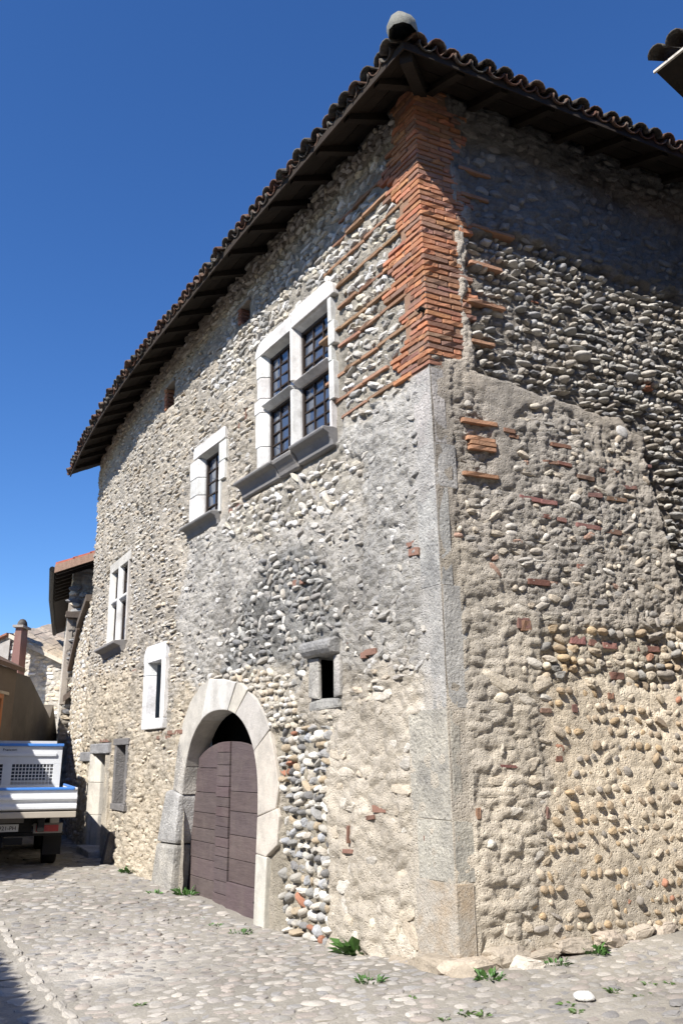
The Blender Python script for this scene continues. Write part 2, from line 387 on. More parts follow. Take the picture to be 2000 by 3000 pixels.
# ================================================================== THE STONE HOUSE
house = thing('stone_house', 'old rubble-stone corner house with brick quoin, arched wooden door and tiled eaves', 'house', (C2[0], C2[1], 0))
S_END, T_END = 12.3, 6.4
def eave_z(s): return 8.2 - .04 * np.maximum(0, np.asarray(s, float) - 3)
# --- openings (s0, s1, z0, z1) seen from the corner
BIG = dict(l=(2.72, 3.42), r=(1.84, 2.58), up=(6.10, 6.77), lo=(5.18, 6.02))
DOOR_C, DOOR_H, DOOR_ZC, DOOR_RISE = 4.63, 1.13, 1.15, 1.08
def door_arc(k=1.0, n=17, grow=0.):
    a = np.linspace(0, math.pi, n); e = 2 / 2.25
    return [(DOOR_C - (DOOR_H + grow) * np.sign(math.cos(t)) * abs(math.cos(t)) ** e, DOOR_ZC + (DOOR_RISE + grow) * abs(math.sin(t)) ** e) for t in a]
def rect(s0, s1, z0, z1): return np.array([(s0, z0), (s1, z0), (s1, z1), (s0, z1)])
holesA = [rect(1.78, 3.48, 5.12, 6.84), rect(4.8, 5.62, 4.96, 6.05), rect(8.95, 10.22, 3.6, 5.16), rect(6.72, 7.52, 2.14, 3.12), rect(1.79, 2.14, 2.2, 2.7),
          rect(8.42, 9.14, .86, 1.9), rect(9.8, 10.8, -.4, 1.74), np.array([(DOOR_C - DOOR_H - .03, -.6)] + door_arc(grow=.03) + [(DOOR_C + DOOR_H + .03, -.6)]),
          rect(6.75, 7.05, 7.35, 7.75), rect(3.9, 4.12, 7.6, 7.85)]
# footprints of dressed stone: mortar stays back and no rubble is laid there
flatA = [rect(1.56, 3.7, 5.0, 7.0), rect(1.7, 4.06, 4.9, 5.16), rect(4.5, 5.9, 4.8, 6.17), rect(8.85, 10.4, 3.5, 5.3), rect(6.58, 7.66, 2.05, 3.3), rect(1.68, 2.36, 2.12, 2.86),
         rect(8.3, 9.3, .8, 1.97), rect(9.5, 11.15, -.4, 1.92), rect(11.0, 12.3, 1.58, 1.78), rect(6.7, 7.2, 7.3, 7.8), rect(3.85, 4.15, 7.55, 7.9),
         np.array([(3.0, -.6), (3.02, .7), (2.98, 1.3), (3.14, 1.78), (3.3, 2.05), (3.55, 2.32), (4.06, 2.55), (4.93, 2.64), (5.64, 2.4), (5.98, 1.9), (6.1, 1.5), (6.3, 1.2), (6.6, .4), (6.8, -.6)])]
flatA.append(rect(-.1, .34, 5.24, 8.8))
BANDS = [5.28, 5.50, 5.80, 6.14, 6.36, 6.62, 6.92, 7.22, 7.5, 7.74]      # long brick lacing courses right of the cross window
def quoinA(z): return .34 + .26 * (math.sin(z * 5.1) > .1) + .1 * math.sin(z * 17.3)
def quoinB(z): return .42 + .16 * (math.sin(z * 6.3 + 1) > 0) + .07 * math.sin(z * 23)
def ashA(z): return (.52 if z < 2 else .28) + .08 * math.sin(z * 2.3)
def ashB(z): return .2 + .06 * math.sin(z * 3.1)
def blockA(s, z, hw, hh):
    if s + hw < .05: return True
    if s - hw < (quoinA(z) + .02 if 5.22 < z < 8.6 else ashA(z) * .8 if z <= 5.22 else .3): return True
    if s > S_END - .03: return True
    if .3 < s < 1.62 and min(abs(z - b) for b in BANDS) < hh * .75 + .03 and z < 7.9: return True
    for p in flatA[:-1]:
        x0, y0 = p.min(0); x1, y1 = p.max(0)
        if s + hw > x0 and s - hw < x1 and z + hh > y0 and z - hh < y1:
            if len(p) == 4: return True
            if inside(p, np.array([s - hw, s + hw, s, s]), np.array([z, z, z - hh, z + hh])).any(): return True
    return False
CRZ, CRT = [3.0, 3.18, 3.89, 4.64, 4.9, 5.0], [3.05, 2.98, 2.8, 2.65, 2.6, 2.58]
def blockB(t, z, hw, hh):
    if t - hw < (quoinB(z) + .02 if 5.34 < z < 8.6 else ashB(z) + .02): return True
    if 2.95 < z < 4.97 and abs(t - float(np.interp(z, CRZ, CRT))) < .045 + hw * .6: return True
    for tc, zc in (_redB if '_redB' in globals() else []):
        if abs(t - tc) < hw + .1 and abs(z - zc) < hh + .03: return True
    return t > T_END
c2 = lambda x, y: (400 + x * .4677, 1700 + y * .4677)
Z = lambda **k: k
# zone: outline in photograph pixels -> wall coordinates; mortar colour, offset, roughness, lump height/size, stones
zonesA = [
  (np.array([(-1, -1), (20, -1), (20, 9), (-1, 9)]), (.4, .36, .3), -.004, .035, .022, (.17, .062), Z(rh=.068, w=(.07, .28), c=.04, emb=-.006, cov=.82, kind='rub', pal=PALE + WARM + GREY[1:2], hk=(.55, .95), zj=.01, dust=.4, rj=.07)),
  (polyA([(1230, 240), (1000, 440), (700, 800), (600, 1200), (740, 1080), (740, 1420), (1000, 1270), (1180, 1120), (1270, 1000)]), (.31, .285, .24), -.026, .025, .015, (.12, .07), Z(rh=.08, w=(.06, .21), c=.05, emb=.0, cov=.96, kind='rub', pal=PALE + GREY[1:2], hk=(.7, 1.12), rj=.3, dust=.2, wk=1.04)),
  (polyA([(1275, 1030), (1160, 1140), (990, 1270), (960, 1330), (1060, 1480), (1040, 1700), (1290, 1960), (1330, 1500)]), (.4, .385, .355), .014, .03, .018, (.14, .07), Z(rh=.075, w=(.04, .17), c=.035, emb=-.02, cov=.45, kind='rub', pal=PALE + GREY, rj=.35, dust=.55)),
  (polyA([(560, 1560), (700, 1480), (1050, 1480), (1040, 1700), (1290, 1960), (1000, 1960), (800, 1850), (640, 1960), (560, 2050), (520, 1800)]), (.4, .38, .345), .01, .034, .018, (.14, .07), Z(rh=.075, w=(.04, .18), c=.038, emb=-.016, cov=.55, kind='rub', pal=PALE + GREY, rj=.35, dust=.5)),
  (polyA([(640, 1510), (760, 1450), (1000, 1300), (1070, 1330), (1020, 1460), (880, 1530), (700, 1600)]), (.34, .315, .27), -.012, .04, .015, (.14, .08), Z(rh=.09, w=(.06, .22), c=.05, emb=-.008, cov=.85, kind='rub', mix=.3, pal=PALE, rj=.45, dust=.3)),
  (polyA([(760, 1640), (960, 1610), (1000, 1860), (900, 1890), (860, 2070), (740, 2000), (640, 2000), (690, 1850)]), (.25, .245, .23), -.01, .045, .018, (.14, .08), Z(rh=.085, w=(.05, .19), c=.05, emb=-.006, cov=.84, kind='rub', mix=.4, pal=GREY + PALE[:3], rj=.45, dust=.35)),
  (polyA([c2(560, 590), c2(700, 540), c2(960, 600), c2(1010, 860), c2(900, 1000), c2(840, 940), c2(760, 730)]), (.42, .385, .325), -.012, .03, .015, (.12, .09), Z(rh=.075, w=(.06, .13), c=.05, cov=.93, kind='peb', mix=.3, pal=PALE + WARM, rj=.3)),
  (polyA([c2(820, 930), c2(1220, 900), c2(1260, 1200), c2(1225, 1600), c2(1220, 2270), c2(1060, 2280), c2(800, 2230), c2(830, 1700), c2(900, 1450), c2(900, 1300), c2(840, 1150)]), (.33, .295, .235), -.045, .03, .015, (.12, .09), Z(rh=.095, w=(.06, .19), c=.08, emb=-.006, cov=.97, kind='peb', mix=.35, pal=PEB + PALE[:3] + GREY[:3], rj=.4, red=.015, dust=.12, hk=(.65, 1.1))),
  (polyA([(965, 2090), (1060, 2020), (1330, 2000), (1360, 2900), (960, 2860)]), (.48, .43, .355), .012, .035, .012, (.2, .14), Z(rh=.14, w=(.06, .34), c=.032, emb=-.016, cov=.5, kind='rub', pal=WARM + PALE[:3] + GREY[1:2], rj=.25, dust=.5)),
  (polyA([(180, 2020), (400, 1960), (480, 2110), (560, 1960), (600, 2020), (560, 2200), (460, 2620), (150, 2560)]), (.47, .41, .32), .006, .045, .022, (.15, .06), Z(rh=.07, w=(.06, .24), c=.038, emb=-.018, cov=.55, kind='rub', pal=WARM, hk=(.55, .95), dust=.5)),
]
zonesB = [
  (np.array([(-1, -1), (20, -1), (20, 9), (-1, 9)]), (.42, .375, .315), .004, .028, .014, (.12, .06), Z(rh=.07, w=(.04, .19), c=.034, emb=-.012, cov=.66, kind='rub', mix=.25, pal=PALE[:4] + GREY + WARM, rj=.3, red=.03, dust=.45)),
  (polyB([(1190, 150), (2300, 480), (2300, 950), (1961, 878), (1731, 790), (1502, 730), (1390, 690)]), (.19, .185, .178), .01, .035, .015, (.16, .1), Z(rh=.1, w=(.06, .24), c=.04, emb=-.018, cov=.5, kind='rub', mix=.3, pal=GREY, rj=.2, dust=.55)),  # mortar and stones coloured darker here to deepen the eave's cast shadow
  (polyB([(1370, 672), (1500, 700), (2300, 980), (2300, 2200), (2010, 1790), (1945, 1600), (1895, 1310), (1800, 1235), (1480, 1110), (1400, 1080), (1380, 900)]), (.2, .175, .145), -.08, .02, .01, (.11, .08), Z(rh=.064, pitch=1.34, w=(.035, .15), wk=1.16, c=.1, emb=-.022, cov=.985, kind='rub', mix=.25, pal=PEB[:3] + GREY[1:4] + PALE[1:3] + [(.3, .27, .23), (.36, .33, .29)], hk=(.75, 1.2), rj=.1, oj=.02, red=.005, zj=.005, dust=.15)),
  (polyB([(1310, 1070), (1480, 1110), (1800, 1235), (1890, 1295), (1870, 1310), (1760, 1260), (1600, 1190), (1530, 1190), (1490, 1230), (1500, 1440), (1450, 1440), (1430, 1260), (1400, 1160)]), (.42, .37, .305), .022, .012, .006, (.3, .2), Z(rh=.16, w=(.1, .2), c=.025, cov=.07, kind='peb', pal=PALE)),
  (polyB([(1330, 1560), (1620, 1860), (1590, 2050), (1590, 2350), (1560, 2600), (1530, 2900), (1330, 2900), (1290, 2000), (1285, 1600)]), (.53, .47, .38), .012, .026, .012, (.22, .1), Z(rh=.12, w=(.05, .36), c=.04, emb=-.02, cov=.55, kind='rub', mix=.15, pal=WARM + PALE[:3], rj=.35, red=.02, dust=.55)),
  (polyB([(1590, 1850), (1640, 1830), (2300, 1850), (2300, 2010), (1590, 2010)]), (.44, .385, .3), -.02, .03, .015, (.15, .1), Z(rh=.095, w=(.06, .19), c=.06, emb=-.006, cov=.93, kind='peb', mix=.45, pal=BROWN + WARM + GREY[:2], rj=.25, red=.05, dust=.2)),
  (polyB([(1600, 2000), (2300, 2010), (2300, 2800), (1540, 2850), (1565, 2600), (1620, 2350)]), (.66, .57, .44), .008, .014, .005, (.11, .09), Z(rh=.072, pitch=1.55, w=(.055, .14), wk=.84, c=.03, emb=-.007, cov=.93, kind='peb', mix=.4, pal=[(.32, .24, .155), (.26, .2, .14), (.36, .3, .22), (.4, .29, .17), (.24, .22, .2), (.48, .41, .32)], rj=.5, red=.02, hk=(.6, 1.2), oj=.014, zj=.006, dust=.12)),
]
def blur(a, n):
    for _ in range(n):
        b = a.copy(); b[1:-1] = (a[:-2] + a[2:] + 2 * a[1:-1]) / 4; a = b.copy(); a[:, 1:-1] = (b[:, :-2] + b[:, 2:] + 2 * b[:, 1:-1]) / 4
    return a
def make_wall(name, wf, u, z, zones, flats, holes, seed, flip, extra=None):
    Uu, Zz = np.meshgrid(u, z, indexing='ij'); jx = fbm(Uu * 4, Zz * 4, seed + 90) * .09; jz = fbm(Uu * 4, Zz * 4, seed + 120) * .09; kx = fbm(Uu * 1.5, Zz * 1.5, seed + 91, 4) * (.35 if wf is A else .12); kz = fbm(Uu * 1.5, Zz * 1.5, seed + 121, 4) * (.35 if wf is A else .12)
    off = np.zeros(Uu.shape); amp = off.copy(); lump = off.copy(); colr = np.zeros(Uu.shape + (3,))
    cell = np.zeros(Uu.shape + (2,))
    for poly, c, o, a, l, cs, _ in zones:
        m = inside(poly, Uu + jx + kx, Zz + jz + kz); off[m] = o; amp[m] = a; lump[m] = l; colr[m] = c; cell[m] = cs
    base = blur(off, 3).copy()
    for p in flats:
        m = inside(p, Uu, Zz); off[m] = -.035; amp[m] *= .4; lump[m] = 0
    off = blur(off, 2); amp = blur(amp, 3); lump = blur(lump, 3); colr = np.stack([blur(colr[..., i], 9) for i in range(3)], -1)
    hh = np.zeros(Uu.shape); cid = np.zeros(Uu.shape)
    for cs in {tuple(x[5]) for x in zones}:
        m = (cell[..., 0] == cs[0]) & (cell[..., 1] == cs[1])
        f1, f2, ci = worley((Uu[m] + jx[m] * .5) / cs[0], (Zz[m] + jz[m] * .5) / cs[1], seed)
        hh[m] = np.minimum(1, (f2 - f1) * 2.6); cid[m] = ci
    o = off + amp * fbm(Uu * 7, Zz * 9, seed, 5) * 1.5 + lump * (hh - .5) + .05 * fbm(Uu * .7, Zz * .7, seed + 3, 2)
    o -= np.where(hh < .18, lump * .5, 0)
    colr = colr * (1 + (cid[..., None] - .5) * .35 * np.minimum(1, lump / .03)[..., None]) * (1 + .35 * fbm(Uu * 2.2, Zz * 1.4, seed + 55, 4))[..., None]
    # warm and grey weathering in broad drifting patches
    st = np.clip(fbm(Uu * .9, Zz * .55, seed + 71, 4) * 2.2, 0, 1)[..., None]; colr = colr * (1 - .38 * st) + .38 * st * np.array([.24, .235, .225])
    if extra is not None: o, colr = extra(Uu, Zz, o, colr)
    P = wf(Uu, Zz, o); nu, nz = Uu.shape; idx = np.arange(nu * nz).reshape(nu, nz)
    q = np.stack([idx[:-1, :-1], idx[1:, :-1], idx[1:, 1:], idx[:-1, 1:]], -1).reshape(-1, 4)
    cu = ((Uu[:-1, :-1] + Uu[1:, 1:]) / 2).ravel(); cz = ((Zz[:-1, :-1] + Zz[1:, 1:]) / 2).ravel(); keep = np.ones(len(q), bool)
    for h in holes: keep &= ~inside(h, cu, cz)
    q = q[keep]
    if flip: q = q[:, ::-1]
    me = fast_mesh(name, P.reshape(-1, 3) - WL[house], q, colr.reshape(-1, 3), True)
    ob = obj(name, me, M['mortar'], house, WL[house])
    def base_off(s, zz):
        i = min(max(int(np.searchsorted(u, s)), 0), nu - 1); k = min(max(int((zz - z[0]) / (z[1] - z[0])), 0), nz - 1); return base[i, k] + .05 * fbm(np.array([s * .7]), np.array([zz * .7]), seed + 3, 2)[0]
    return ob, base_off
uA = np.concatenate([np.arange(0, 5, .019), np.arange(5, 8, .027), np.arange(8, S_END + .01, .036)])
def lichen_A(u, z, o, c):
    # dark lichen on the grey band between the two floors, ochre lichen low at the corner
    m = np.clip(1 - np.abs(z - 3.3) / .9, 0, 1) * np.clip((6 - u) / 2, 0, 1) * np.clip(.5 + 1.6 * fbm(u * 2, z * 2, 404, 4), 0, 1)
    c = c * (1 - .45 * m[..., None])
    k = (np.clip((np.where(z < 2, .7, .45) - u) / .3, 0, 1) * (z < 5.3) * np.clip(.9 + 1.2 * fbm(u * 4, z * 4, 61), 0, 1))[..., None]; qc = np.where((z < 2)[..., None], np.array([.47, .43, .36]), np.array([.42, .405, .38])); c = c * (1 - k) + qc * k * (1 + .2 * fbm(u * 3, z * 3, 62, 4))[..., None]
    o = np.where((u < np.where(z < 2, .56, .32)) & (z < 5.22), -.002 + .02 * fbm(u * 5, z * 5, 14, 5), o)
    o = np.where(u < .1, o * u / .1, o); return o, c
street_wall, offA = make_wall('street_wall', A, uA, np.arange(-.45, 8.62, .02), zonesA, flatA, holesA, 5, True, lichen_A)
_redB = []
def crackB(t, z, o, c):
    line = np.interp(z, [3.0, 3.18, 3.89, 4.64, 4.9, 5.0], [3.05, 2.98, 2.8, 2.65, 2.6, 2.58]); wd = np.interp(z, [2.9, 3.2, 4.0, 4.7, 4.95], [.01, .035, .06, .05, 0.])
    d = np.abs(t - line) / np.maximum(wd, 1e-4); o = o - np.where((d < 1) & (z > 2.9) & (z < 4.95), .25, 0)
    m = (z < 4.95) & (z > 2.9) & (t < line) & (t > line - .3); o = np.where(m, o + .03 * (1 - (line - t) / .3), o)
    m = np.clip(1 - t / .5, 0, 1) * (z < 5.3) * (z > 2.2) * np.clip(.6 + fbm(t * 3, z * 3, 8), 0, 1); c = c * (1 - .5 * m[..., None])
    o = np.where((t < .2) & (z < 5.3), -.002 + .02 * fbm(t * 5, z * 5, 15, 5), o)
    o = np.where(t < .1, o * t / .1, o); return o, c
uB = np.concatenate([np.arange(0, 4, .017), np.arange(4, T_END + .05, .06)])
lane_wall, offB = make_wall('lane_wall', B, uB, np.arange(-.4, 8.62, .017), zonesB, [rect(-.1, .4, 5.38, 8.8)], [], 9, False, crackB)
street_wall['label'] = 'street-side wall of pale rubble and worn grey plaster'
lane_wall['label'] = 'lane-side wall with coursed river cobbles above patched beige mortar'

# red brick fragments in the lane wall (placed first so that no rubble overlaps them)
UB = []                                           # unit brick meshes
for i in range(6):
    bm = bmesh.new(); bmesh.ops.create_cube(bm, size=2)
    bmesh.ops.subdivide_edges(bm, edges=[e for e in bm.edges if abs(e.verts[0].co.x - e.verts[1].co.x) > 1], cuts=2)
    for v in bm.verts: v.co += Vector((random.gauss(0, .012), random.gauss(0, .06), random.gauss(0, .03)))
    bmesh.ops.bevel(bm, geom=[e for e in bm.edges if e.calc_face_angle(0) > .6], offset=.1, segments=1, affect='EDGES')
    me = bpy.data.meshes.new('brick'); bm.to_mesh(me); bm.free(); me.materials.append(M['brick']); UB.append(me)
def brick(parent, wf, fr, s, z, hw, hh, o_front, depth=.1, color=None, rot=0., name='brick'):
    T, U, Nn = fr(s); P = wf(s, z, o_front - depth); o = bpy.data.objects.new(name, random.choice(UB)); col.objects.link(o); o.parent = parent
    o.color = (*(color or vary(random.choice(((.4, .178, .095), (.36, .165, .095), (.3, .15, .095), (.42, .2, .11), (.26, .15, .11))), .2, .07)), 1)
    c, sn = math.cos(rot), math.sin(rot); X = T * c + U * sn; Y = -T * sn + U * c; m = Matrix.Identity(4)
    for k in range(3): m[k][0] = X[k] * hw; m[k][1] = Y[k] * hh; m[k][2] = Nn[k] * depth; m[k][3] = P[k] - WL[parent][k]
    o.matrix_local = m; return o
c6 = lambda x, y: (1200 + x * .51, 900 + y * .51); c4 = lambda x, y: (1300 + x * .553, 1700 + y * .553)
REDB = [(c6(560, 715), .07, .022), (c6(590, 745), .06, .02), (c6(860, 800), .13, .02), (c6(1285, 762), .1, .022), (c6(800, 895), .1, .018), (c6(880, 905), .09, .018), (c6(1000, 985), .11, .022),
        (c6(1080, 940), .06, .02), (c6(1160, 945), .06, .018), (c6(690, 1105), .14, .024), (c6(790, 1125), .1, .022), (c6(1050, 1085), .1, .022), (c6(1180, 1108), .13, .022), (c6(1250, 1040), .1, .02),
        (c6(770, 1205), .06, .02), (c6(860, 1225), .06, .02), (c6(1020, 1262), .15, .024), (c6(1150, 1290), .14, .024), (c6(980, 1490), .05, .025), (c6(740, 1580), .13, .028), (c6(650, 1815), .07, .05), (c6(1340, 915), .09, .018),
        (c4(720, 315), .09, .04), (c4(800, 328), .045, .03), (c4(890, 345), .09, .03), (c4(1090, 362), .15, .028), (c4(930, 505), .085, .036), (c4(430, 240), .06, .05), (c4(885, 612), .035, .03), (c4(690, 680), .03, .035), (c4(540, 690), .06, .02), (c4(610, 945), .035, .025), (c4(175, 1235), .02, .045), (c4(330, 985), .14, .012), (c4(545, 1230), .012, .05), (c4(470, 1990), .1, .035)]
for p, hw, hh in REDB:
    t, z = pixB(*p); _redB.append((t, z))
    brick(lane_wall, B, frameB, t, z, hw, hh, offB(t, z) + .012, .06, vary((.2, .11, .085), .3, .1), random.gauss(0, .05), 'brick_fragment')
for p, hw, hh in [(c6(390, 668), .2, .022), (c6(400, 765), .16, .02), (c6(410, 790), .15, .02), (c6(410, 818), .15, .02), (c6(400, 970), .2, .02)]:
    t, z = pixB(*p); _redB += [(t - .12, z), (t + .05, z)]; brick(lane_wall, B, frameB, t, z, hw, hh, offB(t, z) + .05, .06, vary((.38, .21, .125), .15), .02, 'tile_slip')
# rubble and cobbles
stA, stB = [], []
def lay(zones, wf, fr, block, out, seed, boff):
    for i, (poly, c, o, a, l, cs, st) in enumerate(zones):
        later = [q[0] for q in zones[i + 1:]]
        def blk(s, z, hw, hh, later=later):
            return block(s, z, hw, hh) or any(inside(q, np.array([s]), np.array([z]))[0] for q in later)
        pp = np.array([(0, -.35), (T_END if wf is B else S_END, -.35), (T_END if wf is B else S_END, 8.5), (0, 8.5)]) if i == 0 else np.clip(poly, [-.2, -.4], [T_END if wf is B else S_END, 8.5])
        lay_stones(wf, fr, st, pp, blk, out, seed + i, boff, c)
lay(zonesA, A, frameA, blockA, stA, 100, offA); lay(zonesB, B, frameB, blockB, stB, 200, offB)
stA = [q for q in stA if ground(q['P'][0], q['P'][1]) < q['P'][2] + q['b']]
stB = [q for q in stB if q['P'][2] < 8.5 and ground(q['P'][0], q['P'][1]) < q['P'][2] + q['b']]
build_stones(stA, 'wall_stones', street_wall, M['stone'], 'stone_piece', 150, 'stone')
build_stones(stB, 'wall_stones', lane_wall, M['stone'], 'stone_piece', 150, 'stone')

# --- brick quoin
quoin = obj('brick_quoin_core', fast_mesh('brick_quoin_core', np.zeros((3, 3)), np.array([[0, 1, 2]])), M['mortar'], house, WL[house]) if False else None
bm = bmesh.new()
zq = np.linspace(5.2, 8.6, 12)
for z0, z1 in zip(zq, zq[1:]):
    def ring(z): return [A(.34, z, -.004), (A(0, z, 0)[:2] - nA0 * .006 + nB * -.006).tolist() + [z], B(.4, z, -.004), B(.4, z, -.3), A(.34, z, -.3)]
    solid(bm, ring(z0), ring(z1))
quoin = from_bm('brick_quoin', bm, M['render'], house, (.24, .15, .1)); quoin['label'] = 'orange brick corner quoin of thin bricks'
z = 5.24; k = 0
while z < 8.52:
    h = random.uniform(.04, .048); pitch = h + random.uniform(.014, .02); zc = z + h / 2; dark = .9 if zc < 8 else .75
    even = k % 2 == 0
    la = quoinA(zc); x = -.014; first = .3 if even else .17
    while x < la - .06:
        l = min(first + random.uniform(-.02, .03), la - x + random.uniform(-.02, .03)); first = .3; brick(quoin, A, frameA, x + l / 2, zc + random.gauss(0, .003), l / 2 - .004, h / 2, .009 + random.gauss(0, .004), .1, rot=random.gauss(0, .006)); x += l
    lb = quoinB(zc) if zc > 5.36 else 0; x = -.012; first = .16 if even else .3
    while x < lb - .06 or (zc <= 5.36 and False):
        l = min(first + random.uniform(-.02, .03), lb - x + random.uniform(-.02, .03)); first = .28; brick(quoin, B, frameB, x + l / 2, zc + random.gauss(0, .003), l / 2 - .004, h / 2, .011 + random.gauss(0, .004), .1, rot=random.gauss(0, .006)); x += l
    z += pitch; k += 1
for bz in BANDS:
    x = quoinA(bz) + .005; e = 1.58 + random.uniform(-.12, .04)
    while x < e:
        l = random.uniform(.3, .55); brick(quoin, A, frameA, x + l / 2, bz + .01 * math.sin(x * 4), l / 2 - .003, .017, offA(x, bz) + .03 + random.gauss(0, .008), .08, vary((.28, .165, .105), .2, .06), random.gauss(0, .02)); x += l
for bz, t0, t1 in [(5.6, .5, .78), (6.05, .5, .95), (6.5, .55, .95), (6.95, .6, 1.15), (7.3, .5, .85), (7.62, .5, .9)]:
    brick(quoin, B, frameB, (t0 + t1) / 2, bz, (t1 - t0) / 2, .019, .03, .08, vary((.32, .18, .115), .2))
bm = bmesh.new(); tube_bm(bm, [A(.03, 5.83, .0), A(.03, 5.83, .05), A(.06, 5.81, .055)], .026); from_bm('iron_tie', bm, M['iron'], quoin)
# scattered bricks in the street wall
for s, z, hw, hh in [(*pixA(c2(1340, 380)[0], c2(1340, 380)[1]), .05, .03), (*pixA(1085, 1910), .1, .03), (*pixA(1065, 1920), .05, .03), (*pixA(1205, 1595), .06, .025), (*pixA(1215, 1618), .08, .035), (*pixA(870, 1705), .13, .04), (*pixA(1110, 2370), .11, .032), (*pixA(1085, 2395), .07, .02), (*pixA(1015, 2493), .13, .018), (*pixA(1022, 2445), .012, .08), (*pixA(1245, 2465), .03, .05), (*pixA(690, 1490), .18, .03), (*pixA(712, 1228), .09, .02), (*pixA(725, 1215), .02, .1), (*pixA(705, 1245), .02, .09), (*pixA(400, 1965), .2, .03), (*pixA(310, 2170), .35, .025), (*pixA(515, 2145), .3, .03), (*pixA(480, 2160), .3, .025)]:
    brick(street_wall, A, frameA, s, z, hw, hh, offA(s, z) + .012, .06, vary((.22, .125, .095), .25), random.gauss(0, .05), 'brick_fragment')

# --- dressed corner stones below the brick
jz = [-.22, .64, 1.12, 2.03, 3.1, 4.02, 4.45, 5.22]
for i, (z0, z1) in enumerate(zip(jz, jz[1:])):
    a = ((.52, .44)[i % 2] if z0 < 2 else (.27, .22)[i % 2]) + random.uniform(-.04, .05); b = (.13, .22)[i % 2] + random.uniform(-.03, .04); oo = .012 if z1 < .7 else .001 + random.uniform(0, .003); bm = bmesh.new()
    def ring(z): return [A(a, z, oo), *[(A(.0, z, 0)[:2] + f1 * .03 * dA0 + f2 * .03 * dB + (nA0 + nB) / (1 + nA0 @ nB) * (oo - f3)).tolist() + [z] for f1, f2, f3 in ((1, 0, 0), (.35, .0, .004), (0, .35, .004), (0, 1, 0))], B(b, z, oo), B(b, z, -.25), A(a, z, -.3)]
    solid(bm, ring(z0 + .0015), ring(z1 - .0015)); bmesh.ops.recalc_face_normals(bm, faces=bm.faces); bevel(bm, .005, 1, 30)
    for v in bm.verts: v.co += Vector((random.gauss(0, .003), random.gauss(0, .003), random.gauss(0, .002)))
    from_bm('corner_stone', bm, M['stained'] if z0 < .3 else M['quoin'], house, vary((.46, .43, .37) if z0 < .6 else (.48, .45, .39) if z0 < 2 else (.43, .415, .39), .04))
# rough foundation boulders that stick out at the foot of the corner
for s, z, a, b, c in [(.2, .0, .44, .13, .17), (.72, -.11, .26, .13, .13), (1.12, -.18, .22, .1, .12)]:
    P = A(s, z, .06); T, U, Nn = frameA(s); me = stone_template_mesh('rub', int(s * 10) % 14, 'stone_piece'); o = bpy.data.objects.new('foundation_stone', me); col.objects.link(o); o.parent = house; o.color = (.35, .3, .235, 1)
    m = Matrix.Identity(4)
    for k in range(3): m[k][0] = T[k] * a; m[k][1] = U[k] * b; m[k][2] = Nn[k] * c; m[k][3] = P[k] - WL[house][k]
    o.matrix_local = m
for t, z, a, b, c in [(.14, .02, .34, .14, .17), (.46, .05, .3, .12, .15), (.72, .02, .24, .09, .15), (1.1, .1, .2, .07, .12), (1.5, .12, .2, .08, .12), (1.85, .15, .16, .07, .1), (2.15, .16, .15, .07, .1), (2.5, .18, .16, .08, .1)]:
    P = B(t, z, .03); T, U, Nn = frameB(t); me = stone_template_mesh('rub', int(t * 13) % 14, 'stone_piece'); o = bpy.data.objects.new('foundation_stone', me); col.objects.link(o); o.parent = house; o.color = (*vary((.4, .345, .28), .15), 1)
    m = Matrix.Identity(4)
    for k in range(3): m[k][0] = T[k] * a; m[k][1] = U[k] * b; m[k][2] = Nn[k] * c; m[k][3] = P[k] - WL[house][k]
    o.matrix_local = m

# --- windows
WHITE = (.62, .61, .585)
def part_empty(name, parent, wloc, label=None):
    o = bpy.data.objects.new(name, None); o.empty_display_size = .1; link(o, parent, wloc)
    if label: o['label'] = label
    return o
def jamb_near(s_in, s_out, o=.03): return [(s_out, o), (s_in - .07, o), (s_in, -.07), (s_in, -.34), (s_out, -.34)]
def jamb_far(s_in, s_out, o=.03): return [(s_out, o), (s_in + .07, o), (s_in, -.07), (s_in, -.34), (s_out, -.34)]
def leaded(win, s0, s1, z0, z1, nc, nr, o=-.125):
    """wooden casement with glazing bars and separate panes"""
    f = .035
    for a0, a1, b0, b1 in ((s0, s0 + f, z0, z1), (s1 - f, s1, z0, z1), (s0 + f, s1 - f, z0, z0 + f), (s0 + f, s1 - f, z1 - f, z1)):
        prism('casement_rail', A, [(a0, b0), (a1, b0), (a1, b1), (a0, b1)], o - .03, o + .035, M['window_wood'], win, bev=.006, seg=1)
    cs = np.linspace(s0 + f, s1 - f, nc + 1); rs = np.linspace(z0 + f, z1 - f, nr + 1)
    for c in cs[1:-1]: prism('glazing_bar', A, [(c - .009, z0 + f), (c + .009, z0 + f), (c + .009, z1 - f), (c - .009, z1 - f)], o - .01, o + .02, M['window_wood'], win, bev=0)
    for r_ in rs[1:-1]: prism('glazing_bar', A, [(s0 + f, r_ - .009), (s1 - f, r_ - .009), (s1 - f, r_ + .009), (s0 + f, r_ + .009)], o - .012, o + .016, M['window_wood'], win, bev=0)
    for i in range(nc):
        for k in range(nr):
            g = .011; t1, t2 = random.gauss(0, .005), random.gauss(0, .005); a0, a1, b0, b1 = cs[i] + g, cs[i + 1] - g, rs[k] + g, rs[k + 1] - g; bm = bmesh.new()
            fr_ = [(a0, b0, t1 + t2), (a1, b0, t2 - t1), (a1, b1, -t1 - t2), (a0, b1, t1 - t2)]
            solid(bm, [A(s, z, o - .008 + q) for s, z, q in fr_], [A(s, z, o - .002 + q) for s, z, q in fr_]); from_bm('pane', bm, M['glass'], win)
